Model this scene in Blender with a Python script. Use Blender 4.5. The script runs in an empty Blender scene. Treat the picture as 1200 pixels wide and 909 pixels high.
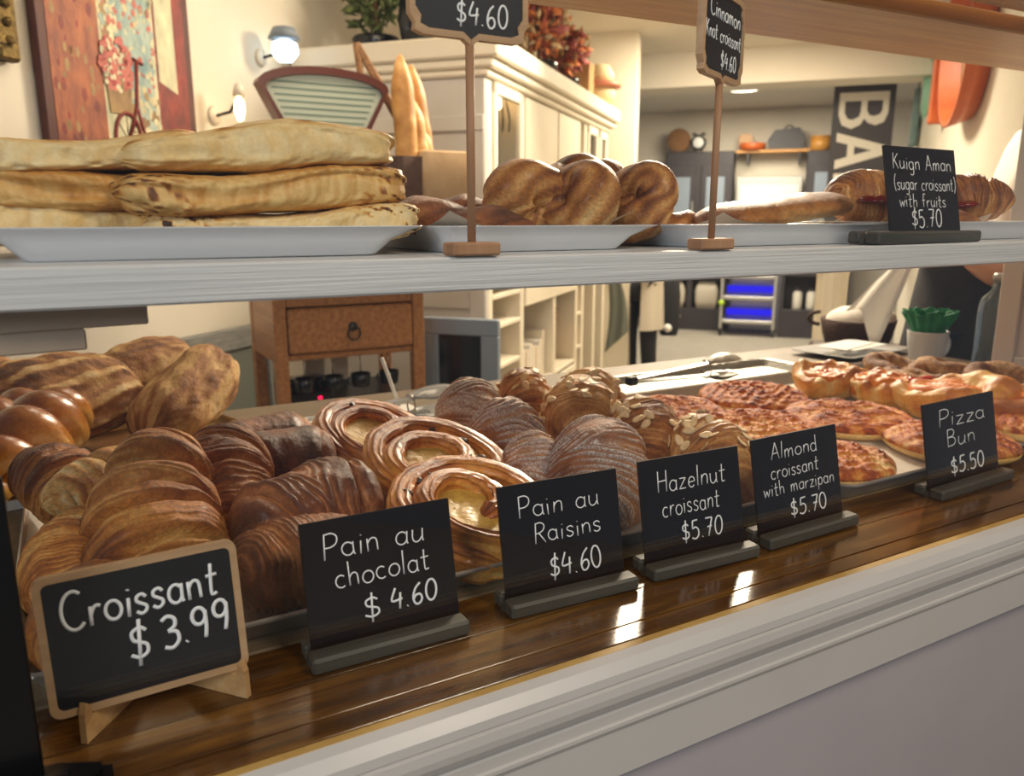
import bpy, math, random
import numpy as np
from mathutils import Vector, Matrix, Euler

S = bpy.context.scene
COL = S.collection
PI = math.pi
R_ = math.radians

# ---------------------------------------------------------------- camera, world, lights, exposure
cam_d = bpy.data.cameras.new('camera')
cam = bpy.data.objects.new('camera', cam_d); COL.objects.link(cam)
cam.location = (0, -0.5, 0.318)
cam.rotation_euler = (R_(90 - 12.235), 0, R_(-29.41))
cam_d.sensor_width = 36; cam_d.lens = 27.6
cam_d.clip_start = 0.01
cam_d.dof.use_dof = True; cam_d.dof.focus_distance = 0.72; cam_d.dof.aperture_fstop = 8.0
S.camera = cam

wd = bpy.data.worlds.new('world'); S.world = wd; wd.use_nodes = True
wd.node_tree.nodes['Background'].inputs[0].default_value = (0.80, 0.88, 1.0, 1)
wd.node_tree.nodes['Background'].inputs[1].default_value = 0.13

def area(name, loc, aim, size, watts, col, spread=180):
    d = bpy.data.lights.new(name, 'AREA'); d.size = size; d.energy = watts; d.color = col
    d.spread = R_(spread)
    o = bpy.data.objects.new(name, d); COL.objects.link(o); o.location = loc
    o.rotation_euler = (Vector(aim) - Vector(loc)).to_track_quat('-Z', 'Y').to_euler()
    return o
WARM = (1.0, 0.84, 0.63)
# room frame: u runs away along the left wall, w towards the left wall
RA = R_(48.402)
RU = Vector((math.sin(RA), math.cos(RA), 0)); RW = Vector((-math.cos(RA), math.sin(RA), 0))
RZ = PI/2 - RA
def RP(u, w, z): return Vector((0, -0.5, 0)) + RU*u + RW*w + Vector((0, 0, z))
area('kitchen_ceiling_light', RP(3.3, 0.35, 1.46), (0.5, 0.3, 0.0), 0.7, 115, WARM)
area('kitchen_side_light', RP(2.0, 1.1, 1.46), RP(2.3, 1.2, 0), 0.6, 9, WARM)
area('kitchen_rear_light', RP(5.2, 0.3, 1.46), RP(5.4, 0.4, -1), 0.7, 80, (1.0, 0.86, 0.64))
area('bakery_light', RP(8.3, 0.4, 1.40), RP(8.5, 0.4, -1), 1.0, 90, (1.0, 0.89, 0.70))
area('shop_daylight', (-1.5, -1.5, 1.1), (0.2, 0.0, 0.1), 0.9, 24, (0.90, 0.95, 1.0))
area('shop_ceiling_light', (0.9, -1.3, 1.5), (0.6, 0.0, 0.0), 0.5, 17, (1.0, 0.86, 0.68))  # unseen warm fill added on the customer side to brighten the pastries
S.view_settings.view_transform = 'Standard'; S.view_settings.look = 'None'
S.view_settings.exposure = 0.0; S.view_settings.gamma = 1.0
S.view_settings.use_curve_mapping = False

# ---------------------------------------------------------------- materials
def lin(h):
    if isinstance(h, str):
        c = [int(h[i:i+2], 16)/255 for i in (0, 2, 4)]
        return tuple((x/12.92 if x <= 0.04045 else ((x+0.055)/1.055)**2.4) for x in c) + (1,)
    return tuple(h)[:3] + (1,)
class NT:
    def __init__(s, name):
        s.m = bpy.data.materials.new(name); s.m.use_nodes = True
        s.t = s.m.node_tree; s.b = s.t.nodes['Principled BSDF']
        s.co = s.t.nodes.new('ShaderNodeTexCoord')
    def n(s, ty, **k):
        x = s.t.nodes.new(ty)
        for a, v in k.items(): setattr(x, a, v)
        return x
    def l(s, a, b): s.t.links.new(a, b)
    def mapping(s, sc):
        m = s.n('ShaderNodeMapping'); m.inputs['Scale'].default_value = sc
        s.l(s.co.outputs['Object'], m.inputs['Vector']); return m.outputs[0]
    def noise(s, scale, detail=4, rough=.6, vec=None):
        x = s.n('ShaderNodeTexNoise'); x.inputs['Scale'].default_value = scale
        x.inputs['Detail'].default_value = detail; x.inputs['Roughness'].default_value = rough
        s.l(vec if vec is not None else s.co.outputs['Object'], x.inputs['Vector']); return x.outputs['Fac']
    def ramp(s, fac, stops):
        r = s.n('ShaderNodeValToRGB'); e = r.color_ramp.elements
        e[0].position, e[0].color = stops[0][0], lin(stops[0][1])
        e[1].position, e[1].color = stops[-1][0], lin(stops[-1][1])
        for p, c in stops[1:-1]:
            k = e.new(p); k.color = lin(c)
        s.l(fac, r.inputs[0]); return r.outputs[0]
    def bump(s, fac, dist, strength=1.0):
        b = s.n('ShaderNodeBump'); b.inputs['Strength'].default_value = strength; b.inputs['Distance'].default_value = dist
        s.l(fac, b.inputs['Height']); s.l(b.outputs[0], s.b.inputs['Normal'])
    def set(s, **k):
        for a, v in k.items(): s.b.inputs[a.replace('_', ' ')].default_value = v
        return s
def mat(name, c, rough=.5, c2=None, scale=8, metal=0, bump=0, bscale=60, stretch=(1, 1, 1), **k):
    t = NT(name); t.set(Roughness=rough, Metallic=metal, **k)
    v = t.mapping(stretch)
    if c2 is None: t.b.inputs['Base Color'].default_value = lin(c)
    else: t.l(t.ramp(t.noise(scale, vec=v), [(.3, c), (.7, c2)]), t.b.inputs['Base Color'])
    if bump: t.bump(t.noise(bscale, vec=v), bump)
    return t.m
def wood(name, c1, c2, c3, rough=.4, stretch=(1.5, 30, 30), bump=.0004, coat=0.0):
    t = NT(name); t.set(Roughness=rough, Coat_Weight=coat, Coat_Roughness=.12)
    v = t.mapping(stretch)
    a = t.noise(2.2, 6, .65, v)
    t.l(t.ramp(a, [(.3, c1), (.5, c2), (.7, c3)]), t.b.inputs['Base Color'])
    if bump: t.bump(t.noise(5, 5, .6, v), bump)
    return t.m
def pastry(name, stops, rough=.42, coat=0.15, bump=.0012, bscale=140, dust=None, nz=.34, cscale=38, grain=.22, gscale=260):
    t = NT(name); t.set(Roughness=rough, Coat_Weight=coat, Coat_Roughness=.2)
    at = t.n('ShaderNodeAttribute', attribute_name='bake')
    m = t.n('ShaderNodeMath', operation='MULTIPLY_ADD'); m.inputs[1].default_value = nz; m.inputs[2].default_value = -nz/2
    t.l(t.noise(cscale, 6, .65), m.inputs[0])
    a = t.n('ShaderNodeMath', operation='ADD'); t.l(at.outputs['Fac'], a.inputs[0]); t.l(m.outputs[0], a.inputs[1])
    col = t.ramp(a.outputs[0], stops)
    if dust:
        d = t.n('ShaderNodeAttribute', attribute_name='dust')
        q = t.n('ShaderNodeMath', operation='MULTIPLY'); t.l(d.outputs['Fac'], q.inputs[0])
        t.l(t.ramp(t.noise(620, 4, .75), [(.40, (.08,)*3), (.66, (1,)*3)]), q.inputs[1])
        mx = t.n('ShaderNodeMix', data_type='RGBA'); t.l(q.outputs[0], mx.inputs[0]); t.l(col, mx.inputs[6])
        mx.inputs[7].default_value = lin(dust); col = mx.outputs[2]
    hs = t.n('ShaderNodeHueSaturation'); mr = t.n('ShaderNodeMapRange'); mr.inputs[1].default_value = .3; mr.inputs[2].default_value = .7; mr.inputs[3].default_value = 1-grain; mr.inputs[4].default_value = 1+grain
    t.l(t.noise(gscale, 4, .7), mr.inputs[0]); t.l(mr.outputs[0], hs.inputs['Value']); t.l(col, hs.inputs['Color'])
    t.l(hs.outputs[0], t.b.inputs['Base Color'])
    if bump: t.bump(t.noise(bscale, 6, .7), bump)
    return t.m
BAKE = [(.05, 'f3dca6'), (.28, 'e3ae62'), (.5, 'c07a34'), (.72, '8c4b1c'), (.95, '42200e')]
MT = {}
MT['croissant'] = pastry('croissant_crust', BAKE, .48, .05, bump=.004, bscale=160, grain=.3)
MT['choc'] = pastry('chocolate_bun_crust', [(.05, 'e0b078'), (.3, 'b97642'), (.55, '8c5029'), (.75, '683820'), (.95, '3a1b0f')], .42, .12, bump=.0035, bscale=170, grain=.28)
MT['raisin'] = pastry('glazed_crust', [(.05, 'f6cc74'), (.28, 'e8a040'), (.5, 'c87826'), (.72, '964c18'), (.95, '4a220c')], .36, .3, bump=.003, bscale=110)
MT['custard'] = pastry('custard', [(.0, 'e2bd58'), (.5, 'd0a444'), (1, 'a87a30')], .3, .35, bump=.002, bscale=90)
MT['sugar'] = pastry('sugared_crust', [(.05, 'e0ac74'), (.3, 'c08048'), (.52, '98592e'), (.74, '6c3a1e'), (.95, '381b0e')], .5, .0, bump=.004, bscale=160, dust='f6ece2')
MT['almond'] = pastry('almond_crust', [(.05, 'efd398'), (.28, 'dba663'), (.5, 'b57638'), (.72, '7e4522'), (.95, '3e2011')], .42, .12, bump=.003, bscale=160, grain=.28)
MT['flake'] = mat('almond_flake', 'f3dcb0', .5, 'e0b77c', 90)
MT['bun'] = pastry('bun_dough', [(.05, 'f4d894'), (.35, 'e5aa4c'), (.65, 'c8782a'), (1, '86481a')], .42, .1, bump=.002)
MT['cheese'] = pastry('baked_cheese', [(.05, 'f6cf86'), (.3, 'ee9d3c'), (.5, 'd87220'), (.72, 'ac4a12'), (.95, '702a0a')], .5, .0, bump=.004, bscale=210, nz=.95, cscale=120)
MT['pepper'] = pastry('pepper_filling', [(.0, 'f4a030'), (.5, 'e07a18'), (1, 'a84a10')], .45, .1)
MT['tomato'] = mat('tomato_flesh', 'd23c22', .25, 'b52a1a', 40)
MT['rustic'] = pastry('rustic_crust', [(.0, 'ecd9b0'), (.3, 'cfa668'), (.52, 'a06a35'), (.74, '6d4120'), (.95, '3a2111')], .7, 0, bump=.003, bscale=110, nz=.22, grain=.14)
MT['challah'] = pastry('challah_crust', [(.0, 'e8b65e'), (.3, 'c27c30'), (.55, '8f4c1b'), (.8, '5c2a10'), (1, '351508')], .22, .7, bump=.0006)
MT['flat'] = pastry('pale_bread', [(.0, 'fae6b6'), (.3, 'efca84'), (.55, 'cf9548'), (.78, '8f5624'), (1, '3c2010')], .5, .08, bump=.0014, bscale=120, nz=.30, grain=.08)
MT['baguette'] = pastry('baguette_crust', [(.0, 'f0d6a0'), (.4, 'd8a058'), (.7, 'b07434'), (1, '7c4a22')], .5, .05)
MT['seed'] = pastry('seeded_crust', [(.0, 'f0d8a8'), (.35, 'd2a066'), (.6, '9a6234'), (1, '55301c')], .5, .0, bump=.005, bscale=260, nz=.9, cscale=170)
MT['raisin_fruit'] = mat('raisin_fruit', '2c150d', .3, '4a2814', 90, bump=.002, bscale=200)
MT['jam'] = mat('red_jam', '5c0d0d', .15, '7d1612', 50)
MT['slate'] = mat('black_slate', '161012', .25, '1b1516', 20, Specular_IOR_Level=.5)
MT['chalkboard'] = mat('chalkboard', '17181c', .5, '1e2025', 12)
MT['chalk'] = mat('chalk_lettering', 'ffffff', .8, Emission_Strength=0)
MT['base'] = wood('grey_stained_wood', '34322c', '45423a', '57534a', .5)
MT['easel'] = wood('pale_plywood', 'b98a58', 'cfa46f', 'dcb583', .5)
MT['frame_wood'] = wood('card_frame_wood', 'b08a64', 'c29c74', 'cfab82', .5)
MT['stick'] = wood('stick_wood', '9c7050', 'b0835e', 'bd9270', .55, (20, 20, 2))
MT['ledge'] = wood('varnished_wood', '2e1a08', '5a3813', '7d5620', .16, (2.2, 26, 26), .0002, .5)
MT['counter'] = wood('counter_wood', '64543e', '72614a', '7e6c54', .55)
MT['pine'] = wood('pine_board', 'a8702c', 'bc8438', 'cf994c', .35)
MT['pinecab'] = wood('pine_cabinet', '7a4f2e', '9a683e', 'ae7a4c', .4)
MT['whitewood'] = wood('white_painted_wood', 'd2d2d2', 'dedede', 'e6e6e6', .3, (1.2, 70, 70), .0013)
MT['white'] = mat('white_gloss_paint', 'cbc6c0', .3, 'c5c0b9', 6, bump=.0002, bscale=25)
MT['panelpaint'] = mat('grey_white_paint', 'b9b1b3', .4, 'b3abae', 5)
MT['strip'] = mat('bare_wood_edge', 'c9a460', .5, 'b48c48', 30)
MT['cream'] = mat('cream_paint', 'e6ddca', .5, 'e1d7c2', 4)
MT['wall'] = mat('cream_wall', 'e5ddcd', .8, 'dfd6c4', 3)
MT['ceil'] = mat('ceiling_paint', 'd6cebf', .85)
MT['floor'] = mat('grey_floor', '9d9588', .45, 'aaa295', 5, stretch=(1, 4, 1))
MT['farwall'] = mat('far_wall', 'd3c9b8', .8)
MT['dark'] = mat('dark_cabinet', '322d30', .5, '3a3538', 5)
MT['black'] = mat('black_plastic', '0c0c0e', .3)
MT['blackcloth'] = mat('black_cloth', '17161a', .9, '1e1d22', 30, bump=.002, bscale=120)
MT['navy'] = mat('navy_cloth', '1b2438', .9)
MT['greycloth'] = mat('grey_cloth', 'b5ab9b', .9)
MT['whitecloth'] = mat('white_cloth', 'e8e2d8', .85, bump=.002, bscale=40)
MT['skin'] = mat('skin', 'c98e6c', .5, 'c28463', 15)
MT['hair'] = mat('hair', '2c1c14', .6)
MT['steel'] = mat('steel', 'b8b4ac', .25, metal=1)
MT['alu'] = mat('aluminium_tray', 'c2bdb6', .34, 'b2aca4', 12, metal=.7)
MT['gold'] = mat('brass_tray', 'cbb27a', .3, metal=1)
MT['foil'] = mat('foil_tray', '98968f', .4, metal=1, bump=.004, bscale=50)
MT['china'] = mat('white_porcelain', 'dfe1e5', .12, Coat_Weight=.4)
MT['paper'] = mat('parchment', 'e3d8c8', .7, 'd8cbb8', 20)
MT['whitepaper'] = mat('white_paper', 'e8e6e0', .7)
MT['yellow'] = mat('yellow_paper', 'e8d890', .7)
MT['green'] = mat('green_paper', '128a55', .6, '0c6e44', 30)
MT['plastic'] = mat('clear_plastic', 'dfe3e6', .12, Transmission_Weight=.75, IOR=1.3)
MT['bottle'] = mat('bottle_glass', 'dce8ea', .05, Transmission_Weight=.9, IOR=1.3)
MT['bracketwood'] = mat('grey_brown_board', 'b09a86', .7, 'bda894', 20)
MT['greyframe'] = mat('grey_distressed_wood', '6d6d68', .7, '8b8a83', 14, stretch=(1, 1, 8))
MT['sage'] = mat('sage_panel', '666a60', .7)
MT['bluegrey'] = mat('blue_grey_paint', '7d8894', .6)
MT['blackboard'] = mat('dark_board', '0e1218', .2)
MT['gilt'] = mat('gilt_frame', '5c4a24', .35, '80682f', 60, metal=.6, bump=.01, bscale=60)
MT['wicker'] = mat('wicker', '7a5432', .8, '9a7048', 60, bump=.01, bscale=120)
MT['darkwicker'] = mat('dark_wicker', '3a241a', .8, '4b3124', 60, bump=.006, bscale=90)
MT['sack'] = mat('printed_sack', 'c9ab86', .85, 'b5946c', 12)
MT['leaf'] = mat('leaf', '4d5c2e', .7, '6d7a40', 40)
MT['orangeleaf'] = mat('dried_orange', 'f29a54', .7, 'dc7a44', 40)
MT['pinkleaf'] = mat('dried_pink', 'c86c5c', .7, '9c4c4c', 40)
MT['creamleaf'] = mat('dried_cream', 'e6cfa0', .7)
MT['kraft'] = mat('kraft', 'b98d5c', .8)
MT['copper'] = mat('orange_enamel', 'b5521f', .35, 'c86830', 10)
MT['mint'] = mat('mint_enamel', '7fae92', .3)
MT['teal'] = mat('teal_cloth', '5c7470', .9, '6f8680', 12)
MT['mug'] = mat('pink_rust_enamel', 'c27a5e', .4)
MT['bucket'] = mat('white_bucket', 'd8d2c6', .5)
MT['scale_red'] = mat('brown_red_enamel', '6b3a30', .3)
MT['dialpaper'] = mat('scale_dial_paper', 'cfd8c4', .5)
MT['dialink'] = mat('scale_dial_ink', '7e9486', .6)
MT['steelpale'] = mat('pale_metal', 'b9b7b0', .35, metal=.6)
def emit(name, c, st):
    t = NT(name); t.b.inputs['Base Color'].default_value = (0, 0, 0, 1)
    t.b.inputs['Emission Color'].default_value = lin(c); t.b.inputs['Emission Strength'].default_value = st
    return t.m
MT['bulb'] = emit('warm_bulb_reflection', 'ffd090', 14); MT['lampdisc'] = emit('ceiling_lamp_glow', 'fff4d8', 6)  # the warm bulb glow stands for bulbs reflected in glass
MT['coolreflection'] = emit('cool_lamp_reflection', 'd8f0ff', 4); MT['uv'] = emit('blue_glow', '2418ff', .9); MT['redled'] = emit('red_light', 'ff1040', 4)  # the cool bulb glow stands for a lamp mirrored in the front glass
g = NT('pane_glass'); g.t.nodes.remove(g.b)
tr = g.n('ShaderNodeBsdfTransparent'); tr.inputs[0].default_value = (.985, .99, .985, 1)
gl = g.n('ShaderNodeBsdfGlossy'); gl.inputs['Roughness'].default_value = 0.0
fr = g.n('ShaderNodeFresnel'); geo = g.n('ShaderNodeNewGeometry'); ior = g.n('ShaderNodeMapRange')
g.l(geo.outputs['Backfacing'], ior.inputs[0]); ior.inputs[3].default_value = 1.45; ior.inputs[4].default_value = 1/1.45; g.l(ior.outputs[0], fr.inputs['IOR'])
mx = g.n('ShaderNodeMixShader'); g.l(fr.outputs[0], mx.inputs[0]); g.l(tr.outputs[0], mx.inputs[1]); g.l(gl.outputs[0], mx.inputs[2])
g.l(mx.outputs[0], g.t.nodes['Material Output'].inputs[0]); MT['pane'] = g.m
MT['glassedge'] = mat('glass_edge', '9fc4bc', .1, Transmission_Weight=.5)

for n_, a_, b_ in (('edge', '5a2a1c', '47201a'), ('orange', 'b4683c', '70342a'), ('cream', 'e2d8b0', 'a8a88c'), ('red', '98382a', '5a2420'), ('blue', 'b4c0b0', '64888c'), ('ochre', '705434', 'b49058'), ('path', 'dccfa4', 'a89a70'), ('redline', '8a2c20', '702018'), ('pink', 'c87060', 'a85048'), ('rose', 'b84a44', '983838')):
    MT['painting_' + n_] = mat('painted_' + n_, a_, .6, b_, 16, stretch=(1.6, 1, .7), bump=.001, bscale=90)
MT['stickergreen'] = mat('green_sticker', 'b8d838', .5); MT['darkbrown'] = wood('dark_brown_wood', '2c1a12', '3a241a', '46301f', .4)

# ---------------------------------------------------------------- mesh builder
def nz(P, s, seed, o=3):
    rng = np.random.RandomState(int(seed*10)); r = np.zeros(P.shape[:-1]); a = 1.0; tot = 0
    for k in range(o):
        for j in range(4):
            d = rng.randn(3); r += a*np.sin(P @ (d*s*2**k) + rng.rand()*6.28)
        tot += a*1.6; a *= .55
    return r/tot
class M:
    def __init__(s): s.v = []; s.f = []; s.sm = []; s.mi = []; s.b = []; s.d = []; s.nv = 0
    def add(s, v, f, smooth=True, mi=0, bake=.5, dust=0., T=None):
        v = np.asarray(v, float).reshape(-1, 3)
        if T is not None:
            A = np.array(T); v = v @ A[:3, :3].T + A[:3, 3]
        n = len(v); s.v.append(v)
        s.f += [tuple(int(i) + s.nv for i in q) for q in f]
        s.sm += [smooth]*len(f); s.mi += [mi]*len(f)
        s.b.append(np.broadcast_to(np.asarray(bake, float).reshape(-1) if np.ndim(bake) else bake, (n,)))
        s.d.append(np.broadcast_to(np.asarray(dust, float).reshape(-1) if np.ndim(dust) else dust, (n,)))
        s.nv += n; return s
    def box(s, lo, hi, bev=.0, mi=0, T=None):
        lo = np.array(lo, float); hi = np.array(hi, float); c = (lo+hi)/2; h = (hi-lo)/2
        b = min(bev, *(h*.9)) if bev else 0
        if not b:
            v = [c + h*np.array(q) for q in ((-1,-1,-1),(1,-1,-1),(1,1,-1),(-1,1,-1),(-1,-1,1),(1,-1,1),(1,1,1),(-1,1,1))]
            return s.add(v, [(0,3,2,1),(4,5,6,7),(0,1,5,4),(1,2,6,5),(2,3,7,6),(3,0,4,7)], False, mi, T=T)
        v = []; idx = {}
        for sx in (-1, 1):
            for sy in (-1, 1):
                for sz in (-1, 1):
                    for a in range(3):
                        p = np.array([sx, sy, sz])*(h - b); p[a] = (sx, sy, sz)[a]*h[a]
                        idx[(sx, sy, sz, a)] = len(v); v.append(c+p)
        f = []
        for a in range(3):
            o = [k for k in range(3) if k != a]
            for sg in (-1, 1):
                q = []
                for s1, s2 in ((-1,-1),(1,-1),(1,1),(-1,1)):
                    k = [0]*3; k[a] = sg; k[o[0]] = s1; k[o[1]] = s2; q.append(idx[(*k, a)])
                f.append(q if (sg > 0) == (a != 1) else q[::-1])
        for a in range(3):
            o = [k for k in range(3) if k != a]
            for s1 in (-1, 1):
                for s2 in (-1, 1):
                    k0 = [0]*3; k0[o[0]] = s1; k0[o[1]] = s2; k1 = list(k0); k0[a] = -1; k1[a] = 1
                    f.append([idx[(*k0, o[0])], idx[(*k1, o[0])], idx[(*k1, o[1])], idx[(*k0, o[1])]])
        for sx in (-1, 1):
            for sy in (-1, 1):
                for sz in (-1, 1): f.append([idx[(sx, sy, sz, a)] for a in range(3)])
        return s.add(v, f, False, mi, T=T)
    def grid(s, P, closed=True, caps=True, bake=.5, dust=0., smooth=True, mi=0, T=None, wrap=False):
        P = np.asarray(P, float); N, K = P.shape[:2]; v = P.reshape(-1, 3); f = []
        kk = K if closed else K-1
        for i in range(N if wrap else N-1):
            i2 = (i+1) % N
            for j in range(kk):
                j2 = (j+1) % K; f.append((i*K+j, i*K+j2, i2*K+j2, i2*K+j))
        bk = np.broadcast_to(bake, (N, K)).reshape(-1); du = np.broadcast_to(dust, (N, K)).reshape(-1)
        if caps and closed and not wrap:
            v = np.vstack([v, P[0].mean(0), P[-1].mean(0)]); a = N*K
            bk = np.append(bk, [bk[0], bk[-1]]); du = np.append(du, [du[0], du[-1]])
            for j in range(K):
                j2 = (j+1) % K; f.append((a, j2, j)); f.append((a+1, (N-1)*K+j, (N-1)*K+j2))
        return s.add(v, f, smooth, mi, bk, du, T)
    def tube(s, pts, r, n=10, T=None, mi=0, flat=None, closed=False, smooth=True):
        p = np.asarray(pts, float); N = len(p); r = np.broadcast_to(r, (N,))
        t = np.gradient(p, axis=0) if not closed else np.roll(p, -1, 0) - np.roll(p, 1, 0)
        t = t/(np.linalg.norm(t, axis=1)[:, None] + 1e-12)
        up = np.array([0, 0, 1.]) if abs(t[0][2]) < .9 else np.array([1., 0, 0])
        out = []; a = np.cross(t[0], up).astype(float); a /= np.linalg.norm(a)
        an = np.arange(n)*2*PI/n
        for i in range(N):
            a = a - t[i]*(a @ t[i]); a /= np.linalg.norm(a); b = np.cross(t[i], a)
            o = np.outer(np.cos(an), a) + np.outer(np.sin(an), b)
            if flat is not None: o = o * np.asarray(flat)
            out.append(p[i] + r[i]*o)
        return s.grid(out, caps=not closed, T=T, mi=mi, wrap=closed, smooth=smooth)
    def lathe(s, prof, n=32, T=None, mi=0, bake=.5, smooth=True, flute=0, nf=16):
        an = np.arange(n)*2*PI/n; out = []
        for r, z in prof:
            rr = max(r, 1e-5)*(1 + flute*np.cos(an*nf)); out.append(np.stack([rr*np.cos(an), rr*np.sin(an), np.full(n, z)], 1))
        return s.grid(out, T=T, mi=mi, bake=bake, smooth=smooth)
    def prism(s, poly, lo, hi, axis=1, T=None, mi=0, smooth=False):
        n = len(poly); o = [k for k in range(3) if k != axis]; v = np.zeros((2*n, 3))
        for i, p in enumerate(poly):
            v[i, o[0]], v[i, o[1]], v[i, axis] = p[0], p[1], lo; v[n+i] = v[i]; v[n+i, axis] = hi
        f = [tuple(range(n)), tuple(range(2*n-1, n-1, -1))] + [(i, i+n, (i+1) % n + n, (i+1) % n) for i in range(n)]
        return s.add(v, f, smooth, mi, T=T)
    def build(s, name, mats, parent=None, loc=(0, 0, 0), rot=(0, 0, 0), kind=None):
        me = bpy.data.meshes.new(name); me.from_pydata(np.vstack(s.v).tolist(), [], s.f)
        for m in (mats if isinstance(mats, (list, tuple)) else [mats]): me.materials.append(MT[m])
        me.polygons.foreach_set('use_smooth', s.sm); me.polygons.foreach_set('material_index', s.mi)
        for nm, arr in (('bake', s.b), ('dust', s.d)):
            a = np.concatenate(arr)
            if nm == 'bake' or a.any():
                at = me.attributes.new(nm, 'FLOAT', 'POINT'); at.data.foreach_set('value', np.ascontiguousarray(a, dtype=np.float32))
        import bmesh
        bm = bmesh.new(); bm.from_mesh(me); bmesh.ops.recalc_face_normals(bm, faces=bm.faces); bm.to_mesh(me); bm.free()
        o = bpy.data.objects.new(name, me); COL.objects.link(o); o.parent = parent
        o.location = loc; o.rotation_euler = rot
        if kind: o['kind'] = kind
        return o
def tag(o, label, cat, group=None):
    o['label'] = label; o['category'] = cat
    if group: o['group'] = group
    return o
def thing(name, label, cat, loc=(0, 0, 0), rot=(0, 0, 0), group=None):
    o = bpy.data.objects.new(name, None); o.empty_display_size = .05; COL.objects.link(o)
    o.location = loc; o.rotation_euler = rot if not isinstance(rot, (int, float)) else (0, 0, rot)
    return tag(o, label, cat, group)
def rthing(name, label, cat, u, w, z, rz=0, group=None): return thing(name, label, cat, RP(u, w, z), (0, 0, RZ+rz), group)
def copy_tree(o, loc, rot, label, group=None):
    c = o.copy(); COL.objects.link(c); c.location = loc; c.rotation_euler = rot; c['label'] = label
    if group: c['group'] = group
    for ch in list(o.children):
        k = ch.copy(); COL.objects.link(k); k.parent = c
        for g2 in list(ch.children):
            q = g2.copy(); COL.objects.link(q); q.parent = k
    return c
def rrect(w, d, r, n=6):
    out = []
    for cx, cy, a0 in ((w/2-r, d/2-r, 0), (-w/2+r, d/2-r, 90), (-w/2+r, -d/2+r, 180), (w/2-r, -d/2+r, 270)):
        for k in range(n+1):
            a = R_(a0 + 90*k/n); out.append((cx + r*math.cos(a), cy + r*math.sin(a)))
    return np.array(out)
def loops(ls, n=6):
    """ls: list of (w, d, r, z) -> stacked rounded rectangles"""
    return [np.column_stack([rrect(w, d, r, n), np.full(4*(n+1), z)]) for w, d, r, z in ls]
def sweep_x(prof, x0, x1, nseg=1):
    xs = np.linspace(x0, x1, nseg+1)
    return [np.array([(x, y, z) for y, z in prof]) for x in xs]

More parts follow.
